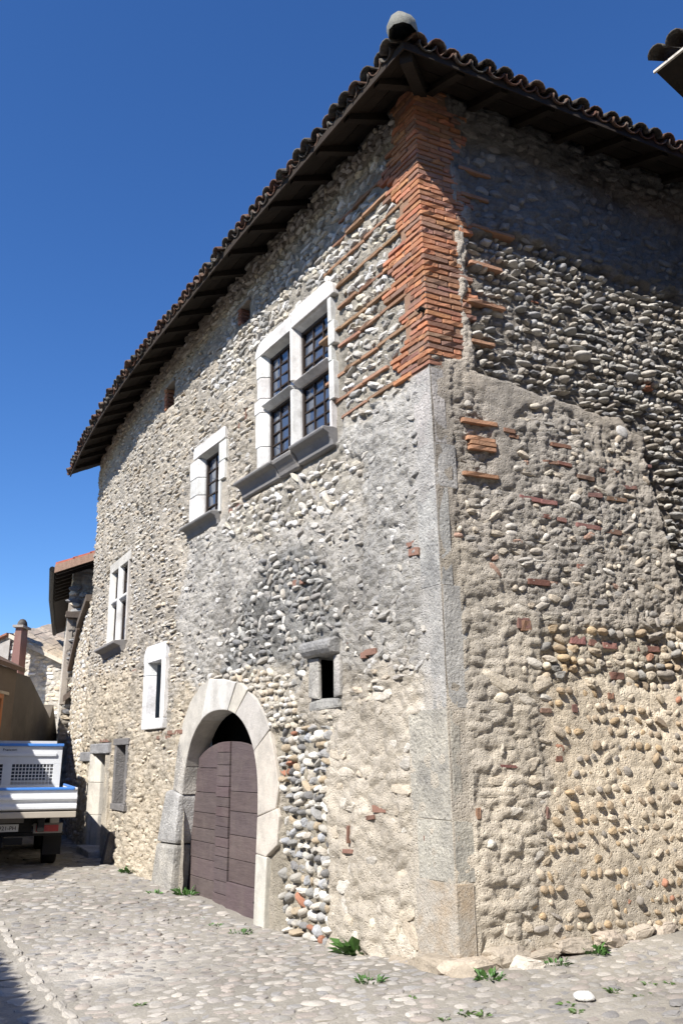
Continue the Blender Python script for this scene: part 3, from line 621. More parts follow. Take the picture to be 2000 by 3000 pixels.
# big cross window
win = part_empty('cross_window', house, A(2.65, 5.1, 0), 'white stone cross window with four leaded lights')
ul, ur = BIG['l'], BIG['r']; up, lo = BIG['up'], BIG['lo']
zs = [lo[0] - .03, 5.52, lo[1] - .02, 6.2, 6.5, up[1] + .05]
for i, (z0, z1) in enumerate(zip(zs, zs[1:])):
    wl = (.16, .2, .24, .16, .18)[i]; wr = (.11, .17, .13, .2, .14)[i]
    prof_v('jamb_stone', A, jamb_far(ul[1], ul[1] + wl), z0 + .003, z1 - .003, M['ashlar'], win, vary(WHITE, .05))
    prof_v('jamb_stone', A, jamb_near(ur[0], ur[0] - wr), z0 + .003, z1 - .003, M['ashlar'], win, vary(WHITE, .05))
for z0, z1 in ((lo[0] - .03, lo[1] - .02), (up[0] + .02, up[1] + .12)):
    prof_v('mullion', A, [(ur[1], -.34), (ur[1], -.07), (ur[1] + .045, .03), (ul[0] - .045, .03), (ul[0], -.07), (ul[0], -.34)], z0, z1, M['ashlar'], win, vary(WHITE, .04))
for s0, s1 in (ul, ur):
    prof_h('transom', A, [(lo[1], -.34), (lo[1], -.06), (lo[1] + .05, .035), (up[0] - .02, .035), (up[0], -.06), (up[0], -.34)], s0 - .03, s1 + .03, M['ashlar'], win, vary(WHITE, .05))
    prof_h('lintel_moulding', A, [(up[1], -.34), (up[1], -.12), (up[1] + .04, -.03), (up[1] + .09, .028), (up[1] + .11, .028), (up[1] + .11, -.34)], s0 - .02, s1 + .02, M['ashlar'], win, vary(WHITE, .06))
prism('lintel', A, rounded(ul[0] - .07, ul[1] + .22, up[1] + .05, 7.02, .2, .03), -.34, .034, M['ashlar'], win, vary(WHITE, .04), .012)
prism('lintel', A, rounded(ur[0] - .22, ur[1] + .05, up[1] + .06, 7.06, .05, .2), -.34, .036, M['ashlar'], win, vary(WHITE, .04), .012)
prof_h('sill', A, [(5.16, -.3), (5.18, .02), (5.15, .16), (5.11, .165), (5.08, .08), (5.02, .04), (4.94, .025), (4.94, -.3)], 2.98, 4.02, M['ashlar'], win, vary((.19, .185, .18), .05), .012)
prof_h('sill', A, [(5.18, -.3), (5.2, .02), (5.18, .16), (5.14, .165), (5.1, .08), (5.04, .04), (4.97, .025), (4.97, -.3)], 1.72, 2.5, M['ashlar'], win, vary((.19, .185, .18), .05), .012)
prof_h('sill', A, [(5.17, -.3), (5.18, .0), (5.16, .13), (5.11, .14), (5.06, .08), (5.0, .04), (4.94, .02), (4.94, -.3)], 2.505, 2.975, M['ashlar'], win, vary((.2, .19, .18), .05), .02)
for s0, s1 in (ul, ur):
    leaded(win, s0 - .01, s1 + .01, up[0] - .01, up[1] + .01, 3, 4); leaded(win, s0 - .01, s1 + .01, lo[0] - .01, lo[1] + .01, 3, 5)
prism('room_behind', A, rect(1.6, 3.7, 5.0, 7.0), -.5, -.45, M['dark'], win, bev=0)
# single-light window
win = part_empty('small_window', house, A(5.2, 4.95, 0), 'white stone single-light window with narrow panes')
for z0, z1, wl, wr in ((4.96, 5.42, .27, .13), (5.42, 5.7, .25, .26), (5.7, 6.0, .27, .3)):
    prof_v('jamb_stone', A, jamb_far(5.5, 5.5 + wl + .08), z0 + .003, z1 - .003, M['ashlar'], win, vary(WHITE, .06)); prof_v('jamb_stone', A, jamb_near(4.86, 4.86 - wr), z0 + .003, z1 - .003, M['ashlar'], win, vary(WHITE, .06))
prism('lintel', A, rounded(4.58, 5.72, 6.02, 6.2, .06, .03), -.34, .034, M['ashlar'], win, vary(WHITE, .03))
prof_h('lintel_moulding', A, [(5.98, -.34), (5.98, -.1), (6.03, .028), (6.05, .028), (6.05, -.34)], 4.84, 5.54, M['ashlar'], win, vary(WHITE, .06))
prof_h('sill', A, [(5.0, -.3), (5.0, .03), (4.97, .16), (4.93, .165), (4.9, .08), (4.85, .04), (4.79, .025), (4.79, -.3)], 4.78, 5.9, M['ashlar'], win, (.19, .185, .18), .012)
leaded(win, 4.86, 5.5, 4.99, 5.99, 2, 5)
prism('room_behind', A, rect(4.6, 5.8, 4.8, 6.2), -.5, -.45, M['dark'], win, bev=0)
# far cross window
win = part_empty('far_window', house, A(9.6, 3.6, 0), 'weathered stone cross window with a dark sill')
prof_v('jamb_stone', A, jamb_far(10.15, 10.36, .02), 3.64, 5.14, M['ashlar'], win, vary((.56, .54, .5))); prof_v('jamb_stone', A, jamb_near(9.02, 8.88, .02), 3.64, 5.14, M['ashlar'], win, vary((.55, .52, .47)))
prism('lintel', A, rect(8.8, 10.36, 5.1, 5.28), -.34, .022, M['ashlar'], win, vary((.5, .47, .42)))
prof_v('mullion', A, [(9.52, -.3), (9.52, -.04), (9.56, .02), (9.64, .02), (9.68, -.04), (9.68, -.3)], 3.66, 5.12, M['ashlar'], win, WHITE)
for s0, s1 in ((9.0, 9.53), (9.67, 10.17)): prof_h('transom', A, [(4.44, -.3), (4.44, -.04), (4.48, .018), (4.52, .018), (4.55, -.04), (4.55, -.3)], s0, s1, M['ashlar'], win, WHITE)
prof_h('sill', A, [(3.67, -.3), (3.67, .02), (3.65, .2), (3.6, .2), (3.55, .08), (3.46, .03), (3.46, -.3)], 9.0, 10.55, M['ashlar'], win, (.2, .19, .185), .01)
for s0, s1 in ((9.02, 9.52), (9.68, 10.15)): leaded(win, s0, s1, 3.67, 4.44, 2, 3, -.1); leaded(win, s0, s1, 4.55, 5.1, 2, 2, -.1)
prism('room_behind', A, rect(8.8, 10.4, 3.5, 5.2), -.5, -.45, M['dark'], win, bev=0)
# white slit window
win = part_empty('slit_window', house, A(7.1, 2.1, 0), 'bright white limestone slit window with a splayed side')
for z0, z1 in ((2.22, 2.9), (2.9, 3.12)): prof_v('jamb_stone', A, [(7.62, .035), (7.44, .035), (7.4, -.12), (7.62, -.12)], z0, z1 - .004, M['ashlar'], win, vary((.72, .73, .74), .03))
prof_v('jamb_stone', A, [(6.62, .035), (6.78, .035), (6.8, -.42), (6.62, -.42)], 2.22, 3.12, M['ashlar'], win, vary((.7, .69, .66), .03))
prism('lintel', A, rounded(6.62, 7.64, 3.1, 3.36, .2, .03), -.42, .037, M['ashlar'], win, (.72, .73, .74)); prism('sill', A, rect(6.62, 7.58, 2.06, 2.22), -.42, .05, M['ashlar'], win, (.72, .72, .72), .02)
prism('room_behind', A, rect(6.5, 8.4, 1.9, 3.4), -.6, -.55, M['dark'], win, bev=0)
# small loop opening with a projecting lintel
win = part_empty('loop_opening', house, A(2, 2.2, 0), 'small dark loop opening under a projecting grey lintel')
prof_h('lintel', A, [(2.67, -.45), (2.67, .06), (2.74, .12), (2.82, .11), (2.85, .02), (2.85, -.45)], 1.74, 2.36, M['quoin'], win, (.34, .335, .325), .02)
prism('side_stone', A, [(2.1, 2.22), (2.33, 2.25), (2.31, 2.66), (2.11, 2.66)], -.03, .012, M['quoin'], win, (.44, .42, .38), .015); prism('side_stone', A, [(1.7, 2.24), (1.83, 2.22), (1.82, 2.66), (1.7, 2.66)], -.1, .004, M['quoin'], win, (.43, .41, .38), .02)
prism('sill', A, [(1.72, 2.12), (2.34, 2.1), (2.34, 2.2), (2.1, 2.23), (1.75, 2.22)], -.5, .002, M['quoin'], win, (.41, .4, .37), .03); prism('room_behind', A, rect(1.5, 2.9, 2.1, 2.8), -.46, -.4, M['dark'], win, bev=0)
prof_v('side_wall', A, [(2.8, -.06), (2.84, -.06), (2.84, -.4), (2.8, -.4)], 2.1, 2.8, M['dark'], win, None, 0)
# tall narrow ground-floor window and the small doorway beyond it
win = part_empty('narrow_window', house, A(8.8, .9, 0), 'narrow ground-floor window in a dark grey frame')
GF = (.2, .19, .185)
prism('lintel', A, rect(8.34, 9.28, 1.85, 1.96), -.3, .03, M['quoin'], win, GF); prism('sill', A, rect(8.34, 9.2, .8, .9), -.3, .04, M['quoin'], win, GF)
prof_v('jamb_stone', A, [(9.2, .02), (9.08, .02), (9.06, -.3), (9.2, -.3)], .9, 1.85, M['quoin'], win, GF); prof_v('jamb_stone', A, [(8.36, .02), (8.48, .02), (8.48, -.3), (8.36, -.3)], .9, 1.85, M['quoin'], win, GF)
prism('shutter', A, rect(8.46, 9.1, .88, 1.87), -.2, -.16, M['door_wood'], win, (.05, .045, .045), 0)
dr = part_empty('side_doorway', house, A(10.3, 0, 0), 'small stone doorway with grey lintel beside the lorry')
prism('lintel', A, rect(9.5, 11.1, 1.72, 1.9), -.3, .06, M['quoin'], dr, (.33, .33, .335), .02); prism('lintel', A, rect(11.12, 12.28, 1.58, 1.76), -.2, .06, M['quoin'], dr, (.3, .3, .31), .02)
prof_v('jamb_stone', A, [(9.85, .02), (9.5, .02), (9.5, -.35), (9.85, -.35)], -.2, 1.72, M['quoin'], dr, (.47, .42, .34))
for z0, z1 in ((-.2, .62), (.62, 1.2), (1.2, 1.72)): prof_v('jamb_stone', A, [(10.72, -.3), (10.72, -.1), (10.8, .0), (10.88, .0), (10.92, .05), (11.1, .05), (11.14, .02), (11.45, .02), (11.45, -.3)], z0, z1 - .005, M['ashlar'], dr, vary((.56, .53, .46), .06))
prism('door_leaf', A, rect(9.8, 10.75, -.2, 1.74), -.34, -.3, M['door_wood'], dr, (.035, .03, .03), 0); prism('step', A, [(9.75, -.25), (10.9, -.25), (10.9, .1), (9.8, .08)], -.3, .22, M['quoin'], dr, (.5, .49, .47), .02)
# two holes under the eaves
for s0, s1, z0, z1 in ((6.75, 7.05, 7.35, 7.75), (3.9, 4.12, 7.6, 7.85)):
    win = part_empty('putlog_hole', house, A(s0, z0, 0)); prism('room_behind', A, rect(s0 - .1, s1 + .1, z0 - .1, z1 + .1), -.3, -.25, M['dark'], win, bev=0)
    for i in range(5): brick(win, A, frameA, s1 + .05, z0 + .04 + i * (z1 - z0) / 5, .05, (z1 - z0) / 13, .02, .12)
    brick(win, A, frameA, (s0 + s1) / 2, z1 + .03, (s1 - s0) / 2 + .05, .03, .03, .12, (.3, .27, .23))

# --- arched doorway
door = part_empty('arched_doorway', house, A(4.63, -.2, 0), 'arched cart door of mauve-brown planks in a pale stone surround')
def lin(p): return [tuple(x) for x in p]
arc = door_arc(n=33)                              # near side (small s) first
def arc_between(i0, i1): return arc[i0:i1 + 1]
near_out = [(3.14, 1.74), (3.22, 1.95), (3.36, 2.13), (3.55, 2.3), (3.8, 2.42), (4.06, 2.52)]
prism('voussoir', A, arc_between(5, 12)[::-1] + near_out[1:5] , -.3, .016, M['ashlar'], door, vary((.45, .43, .39), .04), .015)
prism('voussoir', A, arc_between(12, 14)[::-1] + [(3.8, 2.44), (4.02, 2.54), (4.12, 2.54)], -.3, .018, M['ashlar'], door, vary((.5, .475, .41), .04), .015)
prism('keystone', A, arc_between(14, 21)[::-1] + [(4.13, 2.55), (4.5, 2.62), (4.98, 2.66)], -.3, .026, M['ashlar'], door, vary((.52, .505, .475), .03), .015)
prism('voussoir', A, arc_between(21, 29)[::-1] + [(5.0, 2.64), (5.3, 2.58), (5.64, 2.38), (5.84, 2.15), (5.98, 1.88)], -.3, .016, M['ashlar'], door, vary((.46, .435, .39), .04), .015)
R_in, L_in = DOOR_C - DOOR_H, DOOR_C + DOOR_H
prism('voussoir', A, arc_between(0, 5)[::-1] + [(R_in, .98), (3.06, 1.08), (2.98, 1.32), (3.12, 1.7), (3.22, 1.93)], -.3, .016, M['ashlar'], door, vary((.49, .455, .395), .05), .015)
prism('jamb_stone', A, [(R_in, .97), (R_in + .02, .58), (3.28, .56), (3.02, .7), (2.97, 1.0), (3.02, 1.09)], -.3, .018, M['ashlar'], door, vary((.51, .475, .41), .04), .015)
prism('jamb_stone', A, [(R_in + .02, .57), (R_in + .05, -.35), (3.3, -.35), (3.28, .1), (3.25, .56)], -.3, .02, M['ashlar'], door, vary((.5, .475, .42), .04), .015)
prism('voussoir', A, arc_between(29, 32)[::-1] + [(5.98, 1.87), (6.08, 1.5), (6.12, 1.2), (L_in, 1.15)], -.3, .025, M['quoin'], door, vary((.45, .43, .38), .05), .02)
for poly, c_ in (([(L_in, 1.14), (6.16, 1.2), (6.3, 1.18), (6.58, .48), (L_in + .1, .5)], (.45, .44, .42)), ([(L_in + .1, .49), (6.58, .47), (6.8, -.35), (L_in + .22, -.35)], (.42, .4, .36))):
    bm = bmesh.new(); solid(bm, [A(s, z, -.32) for s, z in poly], [A(s, z, .07) for s, z in poly]); bmesh.ops.recalc_face_normals(bm, faces=bm.faces); bevel(bm, .05, 2)
    from_bm('jamb_stone', bm, M['quoin'], door, c_)
prism('threshold', A, [(R_in + .02, -.4), (L_in + .2, -.4), (L_in + .2, -.155), (R_in + .02, -.2)], -.3, .13, M['ashlar'], door, (.52, .52, .5), .02)
prism('room_behind', A, rect(3.2, 6.1, -.4, 2.5), -.62, -.55, M['dark'], door, bev=0)
leaf = part_empty('door_leaf', door, A(4.63, -.2, -.2)) if False else door
def leaf_top(s):
    x = min(1., abs(s - 4.68) / 1.32); return 1.14 + .7 * (1 - x ** 2.2) ** (1 / 2.2)
DW = (.092, .07, .069)
def planks(s0, s1, edges, o, c):
    for z0, z1 in zip(edges, edges[1:]):
        zt = lambda s: min(z1, leaf_top(s))
        ss = np.linspace(s0, s1, 7); top = [(s, zt(s)) for s in ss if zt(s) > z0 + .02]
        if len(top) < 2: continue
        a, b = top[0][0], top[-1][0]
        pl = [(a + .003, z0 + .003), (b - .003, z0 + .003)] + [(min(max(s, a + .003), b - .003), z_ - .003) for s, z_ in top[::-1]]
        prism('plank', A, pl, o - .045, o + random.uniform(-.004, .006), M['door_wood'], door, vary(c, .1, .03), .004, 1)
planks(5.04, 5.99, [-.2, .1, .34, .55, .72, .92, 1.18, 1.5, 2.1], -.17, DW)
planks(4.64, 5.03, [-.2, -.02, .13, .27, .42, .53, .65, .78, .9, 1.02, 1.14, 1.27, 1.4, 1.54, 1.7, 2.1], -.15, vary(DW, .05))
planks(3.45, 4.63, [-.2, .15], -.14, DW); planks(3.45, 4.63, [.15, .42, .7, .98, 1.22, 2.1], -.175, DW)
bm = bmesh.new(); tube_bm(bm, [A(3.72, .05, -.13), A(3.72, .05, -.1), A(3.78, .02, -.1)], .012); from_bm('latch', bm, M['iron'], door)

# --- roof: soffit boards, rafters, fascia and canal tiles
OA, OB, PITCH = .75, .67, .5
Kx = np.linalg.solve(np.array([nA0, nB]), np.array([OA, OB])); KP = C2 + Kx
sK, tK = dA0 @ Kx, dB @ Kx
roof = part_empty('roof', house, (KP[0], KP[1], 8.2), 'old canal-tiled hipped roof on dark timber eaves')
def RA(s, wd, h=0.):                              # point of the street slope: along eave, inward distance, height above
    s, wd, h = np.broadcast_arrays(np.asarray(s, float), np.asarray(wd, float), np.asarray(h, float))
    d = dirA(np.maximum(s, 0)); n = np.stack([-d[..., 1], d[..., 0]], -1); q = planA(s) + n * (OA - wd)[..., None]
    return np.concatenate([q, (eave_z(s) + PITCH * wd + h)[..., None]], -1)
def RB(t, wd, h=0.):
    t, wd, h = np.broadcast_arrays(np.asarray(t, float), np.asarray(wd, float), np.asarray(h, float))
    q = C2 + dB * t[..., None] + nB * (OB - wd)[..., None]
    return np.concatenate([q, (8.2 + PITCH * wd + h)[..., None]], -1)
kA, kB = -(dA0 @ nB), -(dB @ nA0)
def hipA(wd):                                     # first s of the street slope at inward distance wd
    # distance to the other eave grows along s: OB - nB.(pos-C) >= wd
    return (wd - OB + (nA0 @ nB) * (OA - wd)) / (-(dA0 @ nB))
def hipB(wd): return (wd - OA + (nA0 @ nB) * (OB - wd)) / (-(dB @ nA0))
S_R, T_R = 12.62, 6.6
WOOD = (.02, .015, .011)
def strip(name, f, e0, e1, end, h0, h1, mat, color, n=26):
    bm = bmesh.new(); rings = []
    for i in range(n + 1):
        k = i / n; r_ = []
        for wd, h in ((e0[0], h0), (e1[0], h0), (e1[0], h1), (e0[0], h1)):
            s = (e0[1] if wd == e0[0] else e1[1]); s = s + (end - s) * k; r_.append(bm.verts.new(f(s, wd, h)))
        rings.append(r_)
    bm.faces.new(rings[0][::-1]); bm.faces.new(rings[-1])
    for r0, r1 in zip(rings, rings[1:]):
        for i in range(4): bm.faces.new((r0[i], r0[(i + 1) % 4], r1[(i + 1) % 4], r1[i]))
    return from_bm(name, bm, mat, roof, color)
bw = np.linspace(.0, .92, 7)
for i, (a, b) in enumerate(zip(bw, bw[1:])):
    strip('soffit_board', RA, (a + .003, hipA(a + .003)), (b - .003, hipA(b - .003)), S_R, .0 + .004 * (i % 2), .025, M['eave_wood'], vary(WOOD, .3))
    strip('soffit_board', RB, (a + .003, hipB(a + .003)), (b - .003, hipB(b - .003)), T_R, .0 + .004 * (i % 2), .025, M['eave_wood'], vary(WOOD, .3), 6)
strip('fascia_board', RA, (-.03, hipA(-.03)), (-.002, hipA(-.002)), S_R, -.05, .04, M['eave_wood'], (.03, .022, .016)); strip('fascia_board', RB, (-.03, hipB(-.03)), (-.002, hipB(-.002)), T_R, -.05, .04, M['eave_wood'], (.022, .016, .012), 6)
def rafter(f, s, w0, w1, wd=.045, dp=.12):
    bm = bmesh.new(); solid(bm, [f(s - wd, w0, -dp * .6), f(s + wd, w0, -dp * .6), f(s + wd, w0, -.002), f(s - wd, w0, -.002)], [f(s - wd, w1, -dp), f(s + wd, w1, -dp), f(s + wd, w1, -.002), f(s - wd, w1, -.002)])
    bevel(bm, .008, 1); from_bm('rafter', bm, M['eave_wood'], roof, vary(WOOD, .3))
for s in np.arange(-.05, S_R, .58): rafter(RA, s + random.uniform(-.04, .04), .03, .9)
for t in np.arange(.0, T_R, .55): rafter(RB, t + random.uniform(-.04, .04), .03, .88)
bm = bmesh.new(); e0 = np.array(RA(sK, 0, -.01)); e1 = np.array(RA(hipA(1.0), 1.0, -.01)); ax = (e1 - e0) / np.linalg.norm(e1 - e0); sd = np.cross(ax, [0, 0, 1]); sd /= np.linalg.norm(sd); un = np.cross(sd, ax)
box_bm(bm, (e0 + e1) / 2 - un * .07, ax, sd, un, np.linalg.norm(e1 - e0) / 2 - .03, .06, .07); from_bm('hip_rafter', bm, M['eave_wood'], roof, WOOD)
# canal tiles
def tile_me(var):
    bm = bmesh.new(); n = 7; L_ = .46; rings = []
    for y, r0, hz in ((0, .098, .012), (L_, .078, 0.)):
        for th in (0, .014):
            rings.append([bm.verts.new(((r0 - th) * math.cos(a) * (1 + random.gauss(0, .02)), y, (r0 * .82 - th) * math.sin(a) + hz)) for a in np.linspace(-.05, math.pi + .05, n)])
    o0, i0, o1, i1 = rings
    for k in range(n - 1): bm.faces.new((o0[k], o0[k + 1], o1[k + 1], o1[k])); bm.faces.new((i0[k + 1], i0[k], i1[k], i1[k + 1])); bm.faces.new((o0[k + 1], o0[k], i0[k], i0[k + 1])); bm.faces.new((o1[k], o1[k + 1], i1[k + 1], i1[k]))
    for a, b, c, d in ((o0[0], o1[0], i1[0], i0[0]), (o1[-1], o0[-1], i0[-1], i1[-1])): bm.faces.new((a, b, c, d))
    bmesh.ops.recalc_face_normals(bm, faces=bm.faces)
    me = bpy.data.meshes.new('canal_tile'); bm.to_mesh(me); bm.free(); me.polygons.foreach_set('use_smooth', [True] * len(me.polygons)); me.materials.append(M['tile']); return me
TILE = [tile_me(i) for i in range(5)]
TILEC = [(.1, .05, .034), (.08, .046, .034), (.11, .065, .045), (.075, .062, .05), (.06, .05, .042)]
def place_tile(f, s, wd, h, flip=False, rest=None):
    P0 = np.array(f(s, wd, h)); P1 = np.array(f(s, wd + .4, h)); y = (P1 - P0) / np.linalg.norm(P1 - P0); x = np.array(f(s + .05, wd, h)) - P0; x = x - y * (x @ y); x /= np.linalg.norm(x); z_ = np.cross(x, y)
    if z_[2] < 0: x = -x; z_ = -z_
    if flip: x = -x; z_ = -z_
    rz = random.gauss(0, .05); x, y = x * math.cos(rz) + y * math.sin(rz), y * math.cos(rz) - x * math.sin(rz)
    o = bpy.data.objects.new('channel_tile' if flip else 'cover_tile', random.choice(TILE)); col.objects.link(o); o.parent = roof; o.color = (*vary(random.choice(TILEC), .2), 1); m = Matrix.Identity(4)
    for k in range(3): m[k][0] = x[k]; m[k][1] = y[k]; m[k][2] = z_[k]; m[k][3] = P0[k] - WL[roof][k]
    o.matrix_local = m
for f, hip, end in ((RA, hipA, S_R), (RB, hipB, T_R)):
    s = (sK if f is RA else tK) + .12
    while s < end - .05:
        for j, wd in enumerate((-.075, .3)):
            if s > hip(max(wd, 0) + .1): place_tile(f, s + random.gauss(0, .008), wd + random.gauss(0, .02), .07 + random.gauss(0, .01))
        if s + .1 > hip(0): place_tile(f, s + .1, -.085 + random.gauss(0, .012), .11, True)
        s += .2
def covering(name, f, hip, end, ns):              # the rest of the slope as one corrugated tile skin
    ws = np.linspace(.1, 4.2, 12); V = []; nu = ns
    for wd in ws:
        s0 = hip(wd); u = s0 + (end - s0) * np.linspace(0, 1, nu) if s0 < end - .05 else np.full(nu, end - .02)
        V.append(f(u, wd, .1 + .045 * np.cos((u) * 2 * math.pi / .2)))
    V = np.array(V); idx = np.arange(V.shape[0] * nu).reshape(-1, nu); q = np.stack([idx[:-1, :-1], idx[:-1, 1:], idx[1:, 1:], idx[1:, :-1]], -1).reshape(-1, 4)
    me = fast_mesh(name, V.reshape(-1, 3) - WL[roof], q, None, True); o = obj(name, me, M['tile_joined'], roof, WL[roof]); o['kind'] = 'stuff'
covering('roof_tiles', RA, hipA, S_R, 520); covering('roof_tiles', RB, hipB, T_R, 280)
for i in range(7):                                # hip tiles, the lowest one a mossy bulge
    wd = -.12 + i * .4; P0 = np.array(RA(hipA(wd), wd, .17)); P1 = np.array(RA(hipA(wd + .5), wd + .5, .17)); bm = bmesh.new(); rad = .12 if i else .135
    y = Vector(P1 - P0).normalized(); x = y.cross(Vector((0, 0, 1))).normalized(); z_ = x.cross(y); rg = []
    for k, (yy, rr) in enumerate(((-.06, .75), (.0, 1), (.25, .95), (.5, .85)) if i else ((-.1, .35), (-.06, .8), (.06, 1.05), (.22, 1.0), (.5, .8))):
        rg.append([bm.verts.new(Vector(P0) + y * yy + x * (rad * rr * math.cos(a) * (1 + random.gauss(0, .05))) + z_ * (rad * rr * 1.05 * math.sin(a) * (1 + random.gauss(0, .06)) - .03)) for a in np.linspace(-.3, math.pi + .3, 11)])
    for r0, r1 in zip(rg, rg[1:]):
        for k in range(10): bm.faces.new((r0[k], r0[k + 1], r1[k + 1], r1[k]))
    bm.faces.new(rg[0]); bm.faces.new(rg[-1][::-1]); from_bm('hip_tile', bm, M['tile'], roof, (.2, .2, .175) if i == 0 else vary(TILEC[3]), True)
# end and back walls so that the house is a closed volume
bm = bmesh.new(); PE = A(S_END, 0, -.02); QE = PE[:2] + np.array([.55, .83]) * 0 + dB * 6.0; solid(bm, [(*PE[:2], -.4), (*QE, -.4), (*(QE + dA0 * .3), -.4), (*(PE[:2] + dA0 * .3), -.4)], [(*PE[:2], 7.9), (*QE, 7.9), (*(QE + dA0 * .3), 7.9), (*(PE[:2] + dA0 * .3), 7.9)])
from_bm('end_wall', bm, M['render'], house, (.4, .36, .3))

# ================================================================== STREET
gx = np.concatenate([np.arange(-60, -9, 1.5), np.arange(-9, 6, .09), np.arange(6, 60, 1.5)]); gy = np.concatenate([np.arange(-30, 4.6, 1.2), np.arange(4.6, 17, .09), np.arange(17, 30, .4), np.arange(30, 140, 5)])
GX, GY = np.meshgrid(gx, gy, indexing='ij'); GZ = ground(GX, GY) + .022 * fbm(GX * 2.2, GY * 2.2, 77, 4) + .012 * fbm(GX * 9, GY * 9, 78, 3)
gc = np.ones(GX.shape + (3,)) * np.array([.27, .25, .215]); v = fbm(GX * .8, GY * .8, 31, 4)[..., None]; gc = gc * (1 + .3 * v)
def lineU(x, y): return .884 * x + .467 * y       # distance across the street
def alongU(x, y): return -.467 * x + .884 * y
patch = np.exp(-(((GX + 2.0) / .85) ** 2 + ((GY - 7.9) / 1.1) ** 2)) * np.clip(.7 + fbm(GX * 3, GY * 3, 19), 0, 1)
gc = gc * (1 - patch[..., None]) + patch[..., None] * np.array([.5, .47, .42])
idx = np.arange(GX.size).reshape(GX.shape); q = np.stack([idx[:-1, :-1], idx[1:, :-1], idx[1:, 1:], idx[:-1, 1:]], -1).reshape(-1, 4)
street = obj('street', fast_mesh('street', np.stack([GX, GY, GZ], -1).reshape(-1, 3), q, gc.reshape(-1, 3), True), M['ground']); street['kind'] = 'structure'
# cobbles in wandering rows that follow the street
COB = [(.3, .285, .26), (.34, .315, .28), (.26, .25, .24), (.31, .275, .245), (.36, .335, .3), (.27, .25, .23)]
cobs = []; r = np.random.default_rng(21)
def in_house(x, y):
    p = np.array([x, y]) - C2; a = nA0 @ p; b = nB @ p
    i = np.argmin((_p[:520, 0] - x) ** 2 + (_p[:520, 1] - y) ** 2); n = np.array([-_d[i, 1], _d[i, 0]]); a = n @ (np.array([x, y]) - _p[i])
    return a < -.02 and b < -.02 if i > 0 else (a < -.02 and b < -.02)
v_ = 3.2
while v_ < 20:
    far = max(0, (v_ - 9) / 8); rowh = .105 * (1 + .7 * far) * r.uniform(.85, 1.2); u_ = -4.2
    while u_ < 6.2:
        wd = r.uniform(.09, .19) * (1 + .7 * far); u_ += wd
        x = .884 * (u_ - wd / 2) - .467 * (v_ + .03 * math.sin(u_ * 3) + r.normal(scale=.012)); y = .467 * (u_ - wd / 2) + .884 * (v_ + .03 * math.sin(u_ * 3))
        if y < 5.2 or y > 19 or abs(x / y) > .52 or in_house(x, y): continue
        if r.random() < .05: continue
        zz = float(ground(x, y)) + .022 * fbm(np.array([x * 2.2]), np.array([y * 2.2]), 77, 4)[0]
        P = np.array([x, y, zz - .007 + r.normal(scale=.0035)]); T = np.array([.884, .467, 0]); U = np.array([-.467, .884, 0]); a = wd / 2 * 1.02; b = rowh / 2 * 1.03
        cl = np.array(COB[r.integers(len(COB))]) * r.uniform(.85, 1.15) * (1 + .35 * fbm(np.array([x * .9]), np.array([y * .9]), 58, 4)[0])
        cobs.append(dict(P=P, T=T, U=U, N=np.array([0, 0, 1.]), a=a, b=b, c=.022, rot=r.normal(scale=.15), kind='peb' if r.random() < .12 else 'rub', col=tuple(cl), px=px_size(P, a, b * .35)))
    v_ += rowh
# flat gutter slabs along a line across the lower left
for k in range(26):
    y = 5.6 + k * .3; u0 = 1.36 + .012 * math.sin(k); vv = 4.2 + k * .3
    for du, ww in ((0, .05), (-.23, .15)):
        x = .884 * (u0 + du) - .467 * vv; yy = .467 * (u0 + du) + .884 * vv
        zz = float(ground(x, yy)); P = np.array([x, yy, zz - .002]); cobs.append(dict(P=P, T=np.array([-.467, .884, 0]), U=np.array([-.884, -.467, 0]), N=np.array([0, 0, 1.]), a=.147, b=ww, c=.03, rot=r.normal(scale=.03), kind='rub', col=tuple(np.array((.38, .355, .315)) * r.uniform(.85, 1.1)), px=px_size(P, .147, ww * .35)))
def hit_gutter(q):
    if q['a'] == .147: return False
    u0 = lineU(q['P'][0], q['P'][1]); vv = alongU(q['P'][0], q['P'][1]); return 4.1 < vv < 11.9 and .97 < u0 < 1.44
cobs = [q for q in cobs if not hit_gutter(q)]
build_stones(cobs, 'cobbles', street, M['cobble'], 'cobble_piece', 300, 'cobble')

# --- weeds
def weed(name, label, x, y, size, n, tall=1., color=(.06, .14, .03), group=None, flat=False):
    zz = float(ground(x, y)) - .005; bm = bmesh.new()
    for i in range(n):
        a = random.uniform(0, 2 * math.pi); rr = size * math.sqrt(random.random()) * (.3 if flat else .75); bx, by = rr * math.cos(a), rr * math.sin(a)
        el = random.uniform(.25, 1.2) if not flat else random.uniform(.1, .5); l = size * random.uniform(.35, .8) * tall; w_ = l * random.choice((.05, .07, .16, .22, .3)); l *= random.choice((.5, .8, 1., 1., 1.3)); d = Vector((math.cos(a) * math.cos(el), math.sin(a) * math.cos(el), math.sin(el)))
        sdv = d.cross(Vector((0, 0, 1))).normalized(); p0 = Vector((bx, by, 0)); ro = random.uniform(-.6, .6); sdv = (sdv * math.cos(ro) + d.cross(sdv) * math.sin(ro))
        p1 = p0 + d * l * .5 + Vector((0, 0, l * .1)); p2 = p0 + d * l - Vector((0, 0, l * .12))
        vs = [bm.verts.new(p) for p in (p0, p1 + sdv * w_, p2, p1 - sdv * w_)]; bm.faces.new((vs[0], vs[1], vs[2])); bm.faces.new((vs[0], vs[2], vs[3]))
    me = bpy.data.meshes.new(name); bm.to_mesh(me); bm.free(); o = obj(name, me, M['leaf'], None, (x, y, zz), vary(color, .15)); tag(o, label, 'weed', group); return o
